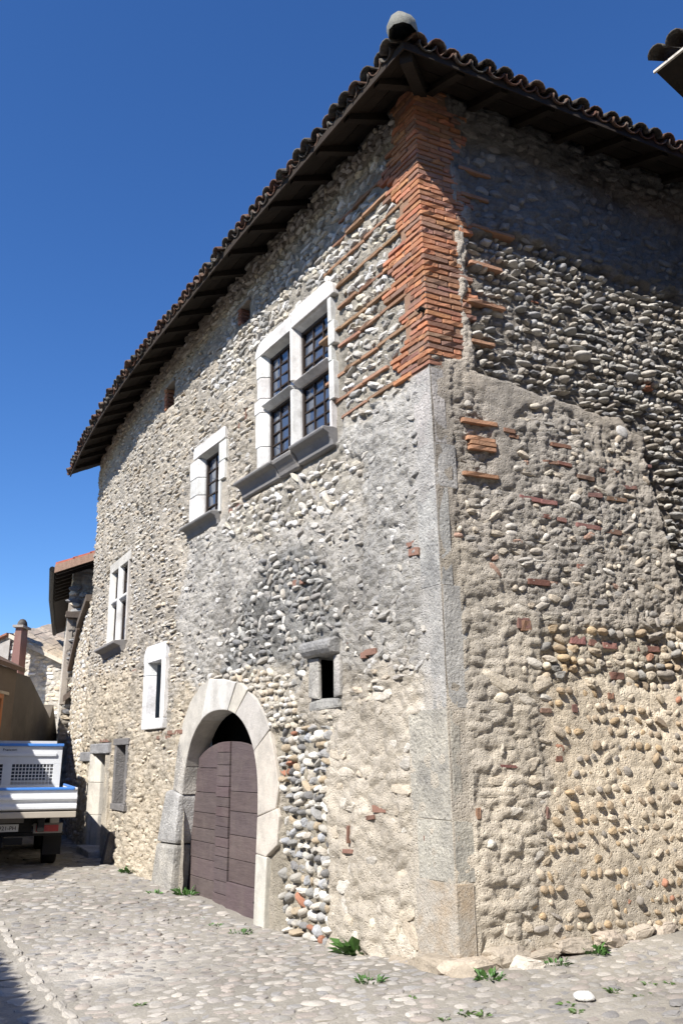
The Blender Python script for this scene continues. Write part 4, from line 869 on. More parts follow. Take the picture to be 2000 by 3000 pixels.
def gpix(px, py):
    rr = ray(px, py); z = 0.
    for _ in range(4): l = (z - EYE) / rr[2]; z = float(ground(rr[0] * l, rr[1] * l))
    return rr[0] * l, rr[1] * l
W = [('bushy green weed clump against the street wall near the brick-quoin corner', 1055, 2790, .2, 170, 1.3), ('flat strip of weeds on the cobbles in front of the bushy clump', 1080, 2875, .13, 50, .7),
     ('leafy weed beside the boulder at the foot of the house corner', 1435, 2868, .12, 70, 1.), ('bright green weed under the lane wall foundation', 1735, 2790, .14, 80, .9), ('low weed between loose foundation stones of the lane wall', 1630, 2825, .11, 50, .8),
     ('weed tuft at the left foot of the arched doorway', 452, 2618, .1, 45, .9), ('weed sprig inside the left jamb of the arched doorway', 545, 2622, .12, 50, 1.6), ('broad weed patch by the narrow ground-floor window', 385, 2555, .2, 90, .8), ('weed creeping out of the wall below the narrow window', 420, 2535, .13, 50, 1.3),
     ('weed tuft in front of the stone threshold, near its middle', 635, 2712, .1, 45, .6), ('weed tuft in front of the stone threshold, at its right end', 705, 2735, .14, 70, .6), ('thin weed trailing before the threshold', 590, 2690, .07, 25, .6), ('small weed on open cobbles right of the threshold', 700, 2790, .06, 25, .5)]
for l, px, py, sz, n, tl in W: weed('weed_clump', l, *gpix(px, py), sz, n, tl)
for px, py, sz in ((1800, 2905, .1), (1660, 2945, .1), (1690, 2965, .09), (1870, 2920, .07), (1900, 2885, .08), (1960, 2880, .06), (1205, 2922, .06), (1145, 2932, .05), (1360, 2968, .09), (1415, 2975, .09), (1300, 2985, .06), (1920, 2915, .07), (410, 2945, .07)):
    weed('weed_tuft', 'flat green weed tuft growing between cobbles of the street', *gpix(px, py), sz, 26, .8, (.075, .13, .035), 'weeds between the cobbles', True)
# stone post leaning on the wall, loose white stone
def lone_stone(name, label, cat, P, T, U, Nn, a, b, c, kind, i, color):
    me = stone_template_mesh(kind, i, 'stone_piece'); o = bpy.data.objects.new(name, me); col.objects.link(o); o.color = (*color, 1); m = Matrix.Identity(4)
    for k in range(3): m[k][0] = T[k] * a; m[k][1] = U[k] * b; m[k][2] = Nn[k] * c; m[k][3] = P[k]
    o.matrix_local = m; return tag(o, label, cat)
bm = bmesh.new(); T, U, Nn = frameA(8.85); g0 = ground(*A(8.85, 0, .12)[:2])
solid(bm, [A(8.98, g0 - .1, .06), A(8.76, g0 - .1, .06), A(8.76, g0 - .1, .22), A(8.98, g0 - .1, .22)], [A(8.95, g0 + .5, .0), A(8.79, g0 + .52, .0), A(8.79, g0 + .5, .11), A(8.95, g0 + .48, .11)]); bevel(bm, .03, 2)
tag(from_bm('guard_stone', bm, M['quoin'], None, (.1, .09, .085)), 'dark stone guard post leaning on the wall under the narrow window', 'guard stone')
x, y = gpix(1712, 2930); lone_stone('loose_stone', 'loose white rounded stone among weeds on the cobbles', 'stone', (x, y, float(ground(x, y)) + .02), np.array([1, 0, 0]), np.array([0, 1, 0]), np.array([0, 0, 1]), .08, .07, .035, 'peb', 3, (.66, .65, .62))
x, y = gpix(1535, 2835); lone_stone('loose_stone', 'pale angular stone lying against the lane wall foot', 'stone', (x, y, float(ground(x, y)) + .03), np.array([1, 0, 0]), np.array([0, 1, 0]), np.array([0, 0, 1]), .16, .1, .07, 'rub', 5, (.55, .5, .43))

# ================================================================== LOW WALL AND NEIGHBOUR HOUSE
lw = thing('adjoining_wall', 'lower rubble wall joining the stone house to its neighbour, with a sloping timber coping', 'wall', tuple(A(13.8, 0, 0)))
def grid_wall(name, wf, u, z, keep, colr, parent, mat, amp=.03, seed=60, flip=True):
    Uu, Zz = np.meshgrid(u, z, indexing='ij'); f1, f2, ci = worley(Uu / .22, Zz / .12, seed); o = amp * fbm(Uu * 6, Zz * 8, seed, 4) + .05 * (np.minimum(1, (f2 - f1) * 2.5) - .5)
    P = wf(Uu, Zz, o); i = np.arange(Uu.size).reshape(Uu.shape); q = np.stack([i[:-1, :-1], i[1:, :-1], i[1:, 1:], i[:-1, 1:]], -1).reshape(-1, 4)
    k = keep((Uu[:-1, :-1] + Uu[1:, 1:]) / 2, (Zz[:-1, :-1] + Zz[1:, 1:]) / 2).ravel(); q = q[k]
    if flip: q = q[:, ::-1]
    c = np.array(colr) * (1 + (ci[..., None] - .5) * .4) * (1 + .3 * fbm(Uu, Zz, seed + 4)[..., None])
    return obj(name, fast_mesh(name, P.reshape(-1, 3) - WL[parent], q, c.reshape(-1, 3), True), mat, parent, WL[parent])
lw_top = lambda s: np.interp(s, [12.3, 12.6, 14.8, 15.4], [5.0, 4.9, 4.15, 3.7])
face = grid_wall('wall_face', A, np.arange(12.31, 15.4, .045), np.arange(-.3, 5.05, .035), lambda u, z: (z < lw_top(u)) & ~((u > 11.5) & (u < 11.6)), (.5, .44, .35), lw, M['mortar'])
stL = []; lay_stones(A, frameA, Z(rh=.1, w=(.12, .3), c=.05, emb=-.005, cov=.75, kind='rub', pal=PALE + WARM), np.array([(12.32, -.2), (15.4, -.2), (15.4, 3.6), (14.8, 4.05), (12.6, 4.8), (12.32, 4.8)]), lambda *a: False, stL, 333, lambda s, z: 0.)
build_stones(stL, 'wall_stones', face, M['stone'], 'stone_piece', 0, 'stone')
for a, b, w_ in ((12.45, 13.7, .1), (13.75, 15.5, .09)):
    bm = bmesh.new(); za, zb = float(lw_top(a)), float(lw_top(b)); solid(bm, [A(a, za - .02, .12), A(a, za + .12, .12), A(a, za + .16, -.3), A(a, za - .02, -.3)], [A(b, zb - .02, .14), A(b, zb + .12, .14), A(b, zb + .16, -.3), A(b, zb - .02, -.3)]); bevel(bm, .012); from_bm('coping_board', bm, M['timber'], lw, vary((.12, .095, .075), .2))
nh = thing('neighbour_house', 'narrow neighbour house whose dark eaves jut over the street past the stone house', 'house', (-7.0, 20.9, 0))
c0 = np.array([-6.80, 20.75]); fd = np.array([-math.sin(R(18.7)), math.cos(R(18.7))]); fn = np.array([-fd[1], fd[0]])     # street front, its outward normal
def NF(s, z, o=0.):
    s, z, o = np.broadcast_arrays(np.asarray(s, float), np.asarray(z, float), np.asarray(o, float)); q = c0 + fd * s[..., None] + fn * o[..., None]; return np.concatenate([q, z[..., None]], -1)
sd_ = -fn
def NS(t, z, o=0.):                                # flank that looks down the street
    t, z, o = np.broadcast_arrays(np.asarray(t, float), np.asarray(z, float), np.asarray(o, float)); q = c0 + sd_ * t[..., None] - fd * o[..., None]; return np.concatenate([q, z[..., None]], -1)
arch = lambda u, z: (np.abs(u - 1.0) < .62) & (z < 1.7 + 1.25 * np.sqrt(np.clip(1 - (np.abs(u - 1.0) / .62) ** 1.5, 0, 1)))
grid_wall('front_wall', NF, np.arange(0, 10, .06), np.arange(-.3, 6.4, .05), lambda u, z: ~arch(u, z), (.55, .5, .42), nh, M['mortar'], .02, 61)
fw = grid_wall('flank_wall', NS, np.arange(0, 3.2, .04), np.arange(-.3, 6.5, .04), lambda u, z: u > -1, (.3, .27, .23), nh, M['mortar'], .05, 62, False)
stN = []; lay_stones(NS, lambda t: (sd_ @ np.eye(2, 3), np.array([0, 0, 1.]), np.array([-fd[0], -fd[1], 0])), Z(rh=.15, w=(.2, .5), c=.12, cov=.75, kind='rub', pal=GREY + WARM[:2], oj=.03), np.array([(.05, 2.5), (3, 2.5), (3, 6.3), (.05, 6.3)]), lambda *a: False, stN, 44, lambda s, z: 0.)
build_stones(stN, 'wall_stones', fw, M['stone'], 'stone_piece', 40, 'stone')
prof_v('corner_post', NF, [(-.02, .05), (.16, .05), (.16, -.1), (-.02, -.1)], 2.9, 5.6, M['timber'], nh, (.33, .29, .245), .01)
for z0, z1, q in ((5.0, 5.25, .55), ): prof_h('bracket_beam', NS, [(z0, .02), (z0, .16), (z0 + .16, .16), (z0 + .16, .02)], -.1, .4, M['timber'], nh, (.1, .08, .065), .01)
bm = bmesh.new(); solid(bm, [NS(.02, 2.95, .06), NS(.02, 3.1, .06), NS(.02, 3.1, .2), NS(.02, 2.95, .2)], [NS(1.0, 3.75, .06), NS(1.0, 3.9, .06), NS(1.0, 3.9, .2), NS(1.0, 3.75, .2)]); from_bm('brace', bm, M['timber'], nh, (.14, .11, .09))
prism('arch_recess', NF, rect(.2, 1.9, -.3, 3.2), -.7, -.6, M['dark'], nh, bev=0)
prof_v('arch_jamb', NF, [(1.6, .03), (1.8, .03), (1.8, -.6), (1.6, -.6)], -.3, 1.75, M['ashlar'], nh, (.5, .52, .52), .02)
# roof slab seen from below with red verge tiles
kN = np.array([[-7.02, 20.0, 6.1], [-8.45, 24.2, 6.1], [-10.6, 31, 6.1]]); rN = kN + np.array([3.4, .9, 1.45])
for (a, b, a2, b2) in ((kN[0], kN[1], rN[0], rN[1]), (kN[1], kN[2], rN[1], rN[2])):
    bm = bmesh.new(); solid(bm, [a, b, b2, a2], [p + np.array([0, 0, .09]) for p in (a, b, b2, a2)]); from_bm('roof_deck', bm, M['eave_wood'], nh, vary((.03, .024, .02), .2))
for i in range(9):
    k0, k1 = i / 9, (i + 1.12) / 9; a = kN[0] * (1 - k0) + rN[0] * k0; b = kN[0] * (1 - min(k1, 1)) + rN[0] * min(k1, 1); bm = bmesh.new(); up_ = np.array([0, 0, 1.]); bk = np.array([-.05, .3, 0])
    solid(bm, [a + up_ * .095, a + bk + up_ * .095, b + bk + up_ * .105, b + up_ * .105], [a + up_ * .17, a + bk + up_ * .17, b + bk + up_ * .15, b + up_ * .15]); bevel(bm, .015); from_bm('verge_tile', bm, M['tile'], nh, vary((.45, .14, .09), .15))
bm = bmesh.new(); vv = rN[0] - kN[0]; off_ = np.array([0, -.04, 0]); solid(bm, [kN[0] + off_ + [0, 0, -.1], kN[0] + [0, 0, -.1], kN[0] + [0, 0, .1], kN[0] + off_ + [0, 0, .1]], [p + vv for p in (kN[0] + off_ + [0, 0, -.1], kN[0] + [0, 0, -.1], kN[0] + [0, 0, .1], kN[0] + off_ + [0, 0, .1])]); from_bm('barge_board', bm, M['timber'], nh, (.34, .22, .16))
bm = bmesh.new(); tube_bm(bm, [p + np.array([-.07, 0, .0]) for p in kN], .07, 8); from_bm('gutter', bm, M['iron'], nh)
for i in range(9):
    k = i / 9 + .03; e = kN[0] + (kN[1] - kN[0]) * k * 1.0; bm = bmesh.new(); v3 = (rN[0] - kN[0]) / np.linalg.norm(rN[0] - kN[0]); u3 = np.array([-.32, .947, 0]); n3 = np.cross(v3, u3)
    box_bm(bm, e + v3 * .6 - np.array([0, 0, .07]), v3, u3, n3, .58, .045, .06); from_bm('rafter', bm, M['eave_wood'], nh, vary((.035, .028, .022), .2))

# ================================================================== HOUSES ON THE LEFT
sh = thing('shaded_house', 'low brown rendered house in shade behind the lorry, with an orange window frame', 'house', (-7.1, 15, 0))
def SW(s, z, o=0.):                                # wall towards the street; s runs away from the viewer
    a = np.array([-6.72, 10.2]); b = np.array([-7.3, 19.0]); d = (b - a) / np.linalg.norm(b - a); n = np.array([d[1], -d[0]])
    s, z, o = np.broadcast_arrays(np.asarray(s, float), np.asarray(z, float), np.asarray(o, float)); q = a + d * s[..., None] + n * o[..., None]; return np.concatenate([q, z[..., None]], -1)
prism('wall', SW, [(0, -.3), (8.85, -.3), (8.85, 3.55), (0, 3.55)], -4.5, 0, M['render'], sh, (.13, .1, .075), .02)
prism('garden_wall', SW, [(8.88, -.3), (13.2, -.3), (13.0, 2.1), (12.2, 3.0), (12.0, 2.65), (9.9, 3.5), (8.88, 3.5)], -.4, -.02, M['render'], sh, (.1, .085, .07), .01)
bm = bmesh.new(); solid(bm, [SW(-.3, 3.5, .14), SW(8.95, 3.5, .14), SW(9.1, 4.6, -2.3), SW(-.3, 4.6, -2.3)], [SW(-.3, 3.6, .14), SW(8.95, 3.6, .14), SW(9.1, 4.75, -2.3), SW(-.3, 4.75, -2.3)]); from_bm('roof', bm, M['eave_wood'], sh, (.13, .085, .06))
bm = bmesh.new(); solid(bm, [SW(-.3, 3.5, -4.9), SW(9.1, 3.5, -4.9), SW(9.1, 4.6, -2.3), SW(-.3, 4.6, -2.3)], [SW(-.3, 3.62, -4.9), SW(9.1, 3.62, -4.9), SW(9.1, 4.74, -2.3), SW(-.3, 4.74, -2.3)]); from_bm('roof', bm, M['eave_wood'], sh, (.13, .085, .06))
prof_h('string_course', SW, [(2.95, .0), (2.95, .06), (3.02, .05), (3.02, .0)], 5.5, 8.3, M['render'], sh, (.42, .35, .26), .01)
wn = part_empty('window', sh, SW(6.6, 1.4, 0)); OR = (.42, .16, .06)
for a0, a1, b0, b1 in ((6.9, 7.0, 1.5, 2.85), (7.85, 7.98, 1.5, 2.85), (6.9, 7.98, 2.85, 3.0)): prism('frame', SW, rect(a0, a1, b0, b1), -.1, .05, M['render'], wn, OR, .01)
prism('sill', SW, rect(6.85, 8.02, 1.42, 1.5), -.1, .1, M['render'], wn, (.4, .36, .3), .01); prism('pane', SW, rect(7.0, 7.85, 1.5, 2.85), .002, .01, M['glass'], wn, None, 0)
# gable house with chimney at the end of the street
gh = thing('gable_house', 'sunlit stone gable house with a pinkish chimney at the end of the street', 'house', (-11, 30, 0))
def PY(px, py, y, dz=0): p = pixY(px, py, y); p[2] += dz; return p
g0 = [PY(-110, 1925, 30), PY(36, 1862, 30), PY(182, 1938, 30)]
def GW(x, z, o=0.): x, z, o = np.broadcast_arrays(np.asarray(x, float), np.asarray(z, float), np.asarray(o, float)); return np.stack([x, 30 - o, z], -1)
topf = lambda u, z: z < np.interp(u, [p[0] for p in g0], [p[2] for p in g0])
gw = grid_wall('gable_wall', GW, np.arange(g0[0][0], g0[2][0] + .8, .06), np.arange(-.2, g0[1][2] + .1, .05), topf, (.5, .46, .4), gh, M['mortar'], .04, 63, False)
stG = []; lay_stones(GW, lambda t: (np.array([1., 0, 0]), np.array([0, 0, 1.]), np.array([0, -1., 0])), Z(rh=.16, w=(.16, .4), c=.06, cov=.75, kind='rub', pal=PALE + WARM), np.array([(g0[1][0] - .2, 1.5), (g0[2][0], 1.5), (g0[2][0], g0[2][2] - .1), (g0[1][0] - .2, g0[1][2] - .25)]), lambda *a: False, stG, 45, lambda s, z: 0.)
build_stones(stG, 'wall_stones', gw, M['stone'], 'stone_piece', 0, 'stone')
prism('grey_cladding', GW, [(g0[0][0], 4.4), (g0[1][0], 4.4), (g0[1][0], g0[1][2] - .15), (g0[0][0], g0[0][2] - .15)], .08, .12, M['render'], gh, (.42, .4, .38), .0)
for i in range(14):                                # verge boards and courses of tiles on both slopes
    pass
def slope(a, b, back, name, colr, courses):
    a, b, back = np.array(a), np.array(b), np.array(back)
    for k in range(courses):
        p0 = a + back * k / courses + np.array([0, -.25 if k == 0 else 0, .0 + .03 * (k % 2)]); p1 = b + back * k / courses + np.array([0, -.25 if k == 0 else 0, .0 + .03 * (k % 2)]); q = back / courses * 1.08; bm = bmesh.new(); n = 10
        for i in range(n):
            x0 = p0 + (p1 - p0) * (i + .03) / n; x1 = p0 + (p1 - p0) * (i + .97) / n; up_ = np.array([0, 0, .08 + random.uniform(-.015, .015)]); solid(bm, [x0, x1, x1 + q, x0 + q], [x0 + up_, x1 + up_, x1 + q + up_, x0 + q + up_])
        from_bm(name, bm, M['tile'], gh, vary(colr, .15))
slope(g0[1] + np.array([.15, 0, 0]), g0[2] + np.array([.1, 0, .0]), (.6, 3, .95), 'tile_course', (.42, .35, .27), 6)
slope(g0[0], g0[1] + np.array([-.1, 0, 0]), (0, 3, .3), 'tile_course', (.3, .13, .08), 4)
bm = bmesh.new(); solid(bm, [g0[1] + [0, -.3, -.12], g0[2] + [.1, -.3, -.12], g0[2] + [.1, -.3, .03], g0[1] + [0, -.3, .03]], [g0[1] + [0, 0, -.12], g0[2] + [.1, 0, -.12], g0[2] + [.1, 0, .03], g0[1] + [0, 0, .03]]); from_bm('verge_board', bm, M['timber'], gh, (.5, .45, .37))
ch = part_empty('chimney', gh, PY(45, 1960, 29.3)); x0, x1 = PY(36, 1900, 29)[0], PY(62, 1900, 29)[0]; zt = PY(40, 1838, 29)[2]; bm = bmesh.new()
solid(bm, [(x0, 29, 4.2), (x1, 29, 4.2), (x1, 29.6, 4.2), (x0, 29.6, 4.2)], [(x0 + .05, 29, zt), (x1 - .05, 29, zt), (x1 - .05, 29.6, zt), (x0 + .05, 29.6, zt)]); bevel(bm, .02); from_bm('stack', bm, M['render'], ch, (.2, .11, .095))
bm = bmesh.new(); solid(bm, [(x0 - .03, 28.9, zt), (x1 + .03, 28.9, zt), (x1 + .03, 29.7, zt), (x0 - .03, 29.7, zt)], [(x0 - .03, 28.9, zt + .08), (x1 + .03, 28.9, zt + .08), (x1 + .03, 29.7, zt + .08), (x0 - .03, 29.7, zt + .08)]); from_bm('cap', bm, M['render'], ch, (.3, .27, .24))
bm = bmesh.new(); bmesh.ops.create_uvsphere(bm, u_segments=10, v_segments=6, radius=1, matrix=Matrix.Translation(((x0 + x1) / 2, 29.3, zt + .1)) @ Matrix.Diagonal((.17, .25, .25, 1))); from_bm('cowl', bm, M['tile'], ch, (.08, .07, .06), True)
# low house across the street, outside the frame: its eave throws the shade in the lower left
lh = thing('opposite_house', 'low rendered house across the street from the stone house', 'house', (-5.2, 4, 0))
def LH(s, z, o=0.):
    a = np.array([.884 * -3.66 + .467 * 3, .467 * -3.66 - .884 * 3]); d = np.array([-.467, .884]); n = np.array([.884, .467])
    s, z, o = np.broadcast_arrays(np.asarray(s, float), np.asarray(z, float), np.asarray(o, float)); q = a + d * s[..., None] + n * o[..., None]; return np.concatenate([q, z[..., None]], -1)
prism('wall', LH, [(-2, -.3), (11.5, -.3), (11.5, 4.25), (-2, 4.25)], -5, 0, M['render'], lh, (.45, .38, .29), .02)
for w0, w1 in ((.35, -2.5), (-5.35, -2.5)):
    bm = bmesh.new(); solid(bm, [LH(-2.3, 4.25, w0), LH(11.8, 4.25, w0), LH(11.8, 5.5, w1), LH(-2.3, 5.5, w1)], [LH(-2.3, 4.37, w0), LH(11.8, 4.37, w0), LH(11.8, 5.66, w1), LH(-2.3, 5.66, w1)]); from_bm('roof', bm, M['tile'], lh, (.24, .12, .075))
for i in range(72):
    m_ = random.choice(TILE); P = LH(-2.2 + i * .195, 4.42, .45); P1 = LH(-2.2 + i * .195, 4.42 + .2, .05); y_ = Vector(P1 - P).normalized(); x_ = Vector((-.467, .884, 0)); z_ = x_.cross(y_)
    if z_.z < 0: x_ = -x_; z_ = -z_
    o = bpy.data.objects.new('cover_tile', m_); col.objects.link(o); o.parent = lh; o.color = (*vary(random.choice(TILEC), .2), 1); m = Matrix.Identity(4)
    for k in range(3): m[k][0] = x_[k]; m[k][1] = y_[k]; m[k][2] = z_[k]; m[k][3] = P[k] - WL[lh][k]
    o.matrix_local = m
for s in (2.2, 6.4):
    wn = part_empty('window', lh, LH(s, 1.2, 0)); prism('pane', LH, rect(s + .1, s + .9, 1.3, 2.5), .004, .012, M['glass'], wn, None, 0)
    for a0, a1, b0, b1 in ((s, s + .1, 1.2, 2.6), (s + .9, s + 1, 1.2, 2.6), (s + .1, s + .9, 1.2, 1.3), (s + .1, s + .9, 2.5, 2.6)): prism('frame', LH, rect(a0, a1, b0, b1), -.02, .05, M['timber'], wn, (.5, .47, .42), .01)
# unseen tall house added behind the viewer to cut light bounced off the street
bh = thing('bounce_blocker_house', 'unseen tall rendered house added behind the viewer to cut bounced street light', 'house', (-1.5, -8, 0))
def BH(x, z, o=0.): x, z, o = np.broadcast_arrays(np.asarray(x, float), np.asarray(z, float), np.asarray(o, float)); return np.stack([x, -4.5 + o, z], -1)
prism('wall', BH, rect(-11, 9, -.3, 8.6), -7, 0, M['render'], bh, (.4, .34, .26), .02)
for w0, w1 in ((.4, -3.5), (-7.4, -3.5)):
    bm = bmesh.new(); solid(bm, [BH(-11.4, 8.6, w0), BH(9.4, 8.6, w0), BH(9.4, 10.2, w1), BH(-11.4, 10.2, w1)], [BH(-11.4, 8.74, w0), BH(9.4, 8.74, w0), BH(9.4, 10.36, w1), BH(-11.4, 10.36, w1)]); from_bm('roof', bm, M['tile'], bh, (.2, .1, .065))
for x in (-8.5, -5.2, -1.9, 1.4, 4.7):
    for z0 in (1.0, 4.2):
        wn = part_empty('window', bh, BH(x, z0, 0)); prism('pane', BH, rect(x + .1, x + .9, z0 + .1, z0 + 1.5), .004, .012, M['glass'], wn, None, 0)
        for a0, a1, b0, b1 in ((x, x + .1, z0, z0 + 1.6), (x + .9, x + 1, z0, z0 + 1.6), (x + .1, x + .9, z0, z0 + .1), (x + .1, x + .9, z0 + 1.5, z0 + 1.6)): prism('frame', BH, rect(a0, a1, b0, b1), -.02, .05, M['timber'], wn, (.5, .47, .42), .01)
# corner of the roof across the lane, top right
rh = thing('lane_house', 'house across the lane, only its tiled eave corner shows against the sky', 'house', (5.5, 5.2, 0))
kr = np.array([3.03, 6.48]); e1 = np.array([.536, -.844]); e2 = np.array([.906, .423]); zr = 7.95
def LR(a, b, z, dz=0.): q = kr + e1 * a + e2 * b; return np.array([q[0], q[1], z + dz])
bm = bmesh.new(); solid(bm, [LR(.75, .7, -.2), LR(9, .7, -.2), LR(9, 6, -.2), LR(.75, 6, -.2)], [LR(.75, .7, 8.2), LR(9, .7, 8.2), LR(9, 6, 8.2), LR(.75, 6, 8.2)]); from_bm('wall', bm, M['render'], rh, (.42, .37, .3))
pt = .42; e3 = np.array([math.sin(R(50)), math.cos(R(50))])
def L3(a, b, z): q = kr + e1 * a + e3 * b; return np.array([q[0], q[1], z])
bm = bmesh.new(); P = [L3(0, 0, zr), L3(9.3, 0, zr), L3(9.3, 6.4, zr), L3(0, 6.4, zr)]; solid(bm, P, [p + [0, 0, .045] for p in P]); from_bm('soffit', bm, M['eave_wood'], rh, (.018, .014, .011))
bm = bmesh.new(); top = [L3(3.2, 3.2, zr + 1.45), L3(6.1, 3.2, zr + 1.45)]; V4 = [bm.verts.new(p) for p in (L3(0, 0, zr + .05), L3(9.3, 0, zr + .05), L3(9.3, 6.4, zr + .05), L3(0, 6.4, zr + .05), *top)]
for f_ in ((0, 1, 5, 4), (1, 2, 5), (2, 3, 4, 5), (3, 0, 4), (3, 2, 1, 0)): bm.faces.new([V4[k] for k in f_])
from_bm('roof_deck', bm, M['tile_joined'], rh)
bm = bmesh.new(); solid(bm, [L3(-.02, -.025, zr - .005), L3(9.3, -.025, zr - .005), L3(9.3, -.002, zr - .005), L3(-.02, -.002, zr - .005)], [L3(-.02, -.025, zr + .02), L3(9.3, -.025, zr + .02), L3(9.3, -.002, zr + .02), L3(-.02, -.002, zr + .02)]); from_bm('fascia_board', bm, M['timber'], rh, (.5, .47, .42))
for i in range(30):
    P0 = LR(.1 + i * .2, -.1, zr + .09); P1 = LR(.1 + i * .2, .35, zr + .09 + .45 * pt); y_ = Vector(P1 - P0).normalized(); x_ = Vector((e1[0], e1[1], 0)); z_ = x_.cross(y_)
    if z_.z < 0: x_ = -x_; z_ = -z_
    for j in range(2):
        o = bpy.data.objects.new('cover_tile', random.choice(TILE)); col.objects.link(o); o.parent = rh; o.color = (*vary(random.choice(TILEC), .2), 1); m = Matrix.Identity(4); q = P0 + np.array(y_) * .38 * j + np.array([0, 0, .03 * j])
        for k in range(3): m[k][0] = x_[k]; m[k][1] = y_[k]; m[k][2] = z_[k]; m[k][3] = q[k] - WL[rh][k]
        o.matrix_local = m
for i in range(8):                                # rafter ends poking out below the soffit on the lane side
    P0 = L3(.3 + i * .5, .5, zr - .07); bm = bmesh.new(); box_bm(bm, P0, np.array([e3[0], e3[1], 0]), np.array([-e3[1], e3[0], 0]), np.array([0, 0, 1.]), .14, .045, .066); bevel(bm, .02, 2); from_bm('rafter_end', bm, M['eave_wood'], rh, (.02, .016, .012))

# ================================================================== LORRY
tr = thing('tipper_lorry', 'small white and blue flatbed lorry parked tail-on beside the stone house', 'lorry', (-4.2, 14.0, float(ground(-4.2, 14.0))))
fv = np.array([-math.sin(R(22)), math.cos(R(22)), 0]); rv = np.array([fv[1], -fv[0], 0]); uz = np.array([0, 0, 1.]); TB = WL[tr]
def TP(u, v, z): return TB + rv * u + fv * v + uz * z
def tbox(name, u0, u1, v0, v1, z0, z1, mat, color=None, parent=None, bev=.01, seg=2):
    bm = bmesh.new(); box_bm(bm, TP((u0 + u1) / 2, (v0 + v1) / 2, (z0 + z1) / 2), rv, fv, uz, (u1 - u0) / 2, (v1 - v0) / 2, (z1 - z0) / 2); bmesh.ops.recalc_face_normals(bm, faces=bm.faces); bevel(bm, bev, seg); return from_bm(name, bm, mat, parent or tr, color)
WP, BLU, GRYP = (.66, .68, .7), (.06, .22, .62), (.35, .33, .29); WD_ = 2.05
def tprof(name, prof, u0, u1, mat, color):         # profile in (v, z) extruded across the lorry
    bm = bmesh.new(); solid(bm, [TP(u0, v, z) for v, z in prof], [TP(u1, v, z) for v, z in prof]); bmesh.ops.recalc_face_normals(bm, faces=bm.faces); bevel(bm, .005, 1); return from_bm(name, bm, mat, tr, color)
tg = tprof('tailgate', [(-.0, .9), (-.045, .92), (-.045, .97), (-.01, 1.0), (-.01, 1.04), (-.05, 1.06), (-.05, 1.1), (-.0, 1.13), (-.0, 1.2), (.05, 1.2), (.05, .9)], -WD_, 0, M['paint'], WP)
tbox('tailgate_rail', -WD_, -.05, -.03, .05, 1.2, 1.24, M['paint'], BLU); tbox('rail_end', -.05, 0, -.02, .06, 1.2, 1.235, M['paint'], (.6, .6, .6))
tbox('bed_floor', -WD_ + .03, -.03, .06, 2.55, .88, .93, M['paint'], GRYP)
for u0, u1 in ((-WD_, -WD_ + .04), (-.04, 0)): tbox('side_board', u0, u1, .06, 2.5, .93, 1.2, M['paint'], WP); tbox('side_rail', u0, u1, .06, 2.5, 1.2, 1.235, M['paint'], BLU)
tbox('bed_sill', -WD_, 0, -.04, .1, .79, .88, M['paint'], (.4, .36, .3))
for u in (-1.6, -.55): tbox('chassis_rail', u, u + .1, .05, 4.4, .58, .78, M['iron'])
# headboard with two mesh windows
hv = 2.55
for u0, u1, z0, z1 in ((-WD_, -.1, .93, 1.22), (-WD_, -.1, 1.58, 1.9), (-.24, -.1, 1.22, 1.58), (-1.12, -.96, 1.22, 1.58), (-WD_, -1.9, 1.22, 1.58)): tbox('headboard_panel', u0, u1, hv, hv + .04, z0, z1, M['paint'], WP, bev=.006)
tbox('headboard_rail', -WD_ - .02, -.08, hv - .04, hv + .06, 1.9, 1.95, M['paint'], BLU); tbox('headboard_fold', -1.9, -.2, hv - .03, hv, 1.72, 1.78, M['paint'], WP)
for ua, ub in ((-.96, -.24), (-1.9, -1.12)):
    for u in np.linspace(ua, ub, 13)[1:-1]: tbox('mesh_bar', u - .007, u + .007, hv + .008, hv + .022, 1.22, 1.58, M['paint'], WP, bev=0)
    for z_ in np.linspace(1.22, 1.58, 7)[1:-1]: tbox('mesh_bar', ua, ub, hv + .01, hv + .02, z_ - .007, z_ + .007, M['paint'], WP, bev=0)
# cab
bm = bmesh.new(); solid(bm, [TP(-WD_ + .12, 2.75, .5), TP(-.12, 2.75, .5), TP(-.12, 4.4, .5), TP(-WD_ + .12, 4.4, .5)], [TP(-WD_ + .2, 2.75, 2.0), TP(-.2, 2.75, 2.0), TP(-.2, 3.9, 2.0), TP(-WD_ + .2, 3.9, 2.0)]); bevel(bm, .08, 3); cab = from_bm('cab', bm, M['paint'], tr, (.6, .61, .62), False)
tbox('rear_window', -1.75, -.35, 2.735, 2.752, 1.3, 1.8, M['glass'], parent=cab); tbox('side_window', -.17, -.13, 2.95, 3.7, 1.3, 1.8, M['glass'], parent=cab)
# rear underrun, lamp cluster, number plate, tow hitch, wheels
tbox('underrun_bar', -WD_ + .1, -.14, 0.32, 0.4, .5, .56, M['iron']); tbox('plate_panel', -1.5, -.62, 0.32, 0.38, .56, .78, M['iron'])
tbox('upper_bar', -1.5, -.75, 0.3, 0.34, .7, .775, M['paint'], (.12, .11, .1))
lp = tbox('lamp_cluster', -.6, -.16, 0.3, 0.4, .54, .69, M['paint'], (.2, .19, .18)); tbox('red_lens', -.56, -.22, 0.288, 0.3, .565, .665, M['lens'], parent=lp, bev=.004); tbox('bracket', -.36, -.22, 0.3, 0.33, .69, .78, M['paint'], (.3, .29, .27))
pl = tbox('number_plate', -1.32, -.82, 0.294, 0.318, .575, .685, M['paint'], (.62, .63, .64), bev=.004); tbox('plate_band', -1.32, -1.27, 0.291, 0.294, .575, .685, M['paint'], (.03, .09, .4), parent=pl, bev=0)
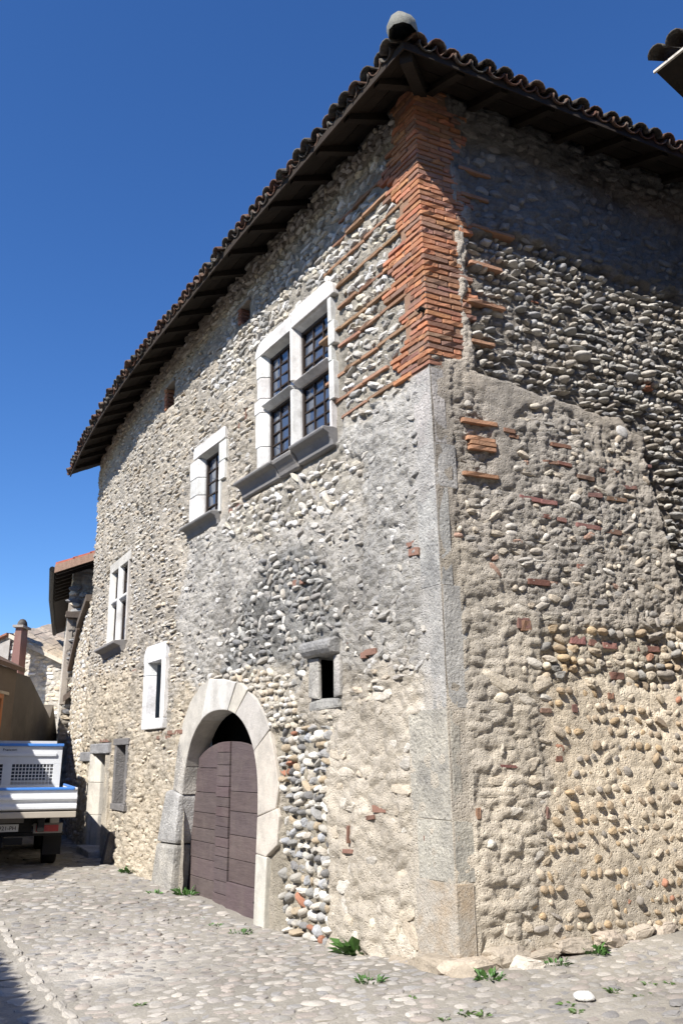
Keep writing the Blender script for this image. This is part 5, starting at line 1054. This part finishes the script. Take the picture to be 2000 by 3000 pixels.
def text(body, size, u, v, z, mat, color, parent):
    cu = bpy.data.curves.new('lettering', 'FONT'); cu.body = body; cu.size = size; cu.extrude = .0015; to = bpy.data.objects.new('lettering', cu); col.objects.link(to); bpy.context.view_layer.update()
    me = bpy.data.meshes.new_from_object(to.evaluated_get(bpy.context.evaluated_depsgraph_get())); bpy.data.objects.remove(to); me.transform(Matrix(((rv[0], 0, -fv[0], 0), (rv[1], 0, -fv[1], 0), (0, 1, 0, 0), (0, 0, 0, 1))))
    return obj('lettering', me, mat, parent, TP(u, v, z), color)
text('AV-921-PH', .085, -1.25, .2905, .6, M['iron'], None, pl)
text('Francom', .07, -1.15, hv - .004, 1.815, M['iron'], None, tr)
bm = bmesh.new(); tube_bm(bm, [TP(-1.05, .2, .5), TP(-1.05, .02, .48), TP(-1.05, -.06, .44), TP(-1.05, -.06, .38)], .025); from_bm('tow_hitch', bm, M['iron'], tr); tbox('hitch_plate', -1.35, -.75, .08, .12, .4, .5, M['iron'])
for u in (-WD_ + .28, -.28):
    for v0 in (1.15, 3.6):
        cw = TP(u, v0, .36); bm = bmesh.new(); prf = [(.0, .2), (.1, .22), (.11, .33), (.08, .36), (-.08, .36), (-.11, .33), (-.1, .22)]; n = 24; rg = []
        for a in np.linspace(0, 2 * math.pi, n, endpoint=False): rg.append([bm.verts.new(cw + rv * x + (fv * math.cos(a) + uz * math.sin(a)) * r_) for x, r_ in prf])
        for i in range(n):
            for k in range(len(prf)): bm.faces.new((rg[i][k], rg[i][(k + 1) % len(prf)], rg[(i + 1) % n][(k + 1) % len(prf)], rg[(i + 1) % n][k]))
        wh = from_bm('wheel', bm, M['rubber'], tr, None, True); bm = bmesh.new(); tube_bm(bm, [cw - rv * .07, cw + rv * .07], .215, 20); from_bm('rim', bm, M['paint'], wh, (.3, .3, .31))
    bm = bmesh.new()
tbox('mudflap', -.42, -.14, .55, .57, .2, .6, M['rubber'], bev=0); tbox('mudflap', -WD_ + .14, -WD_ + .42, .55, .57, .2, .6, M['rubber'], bev=0)
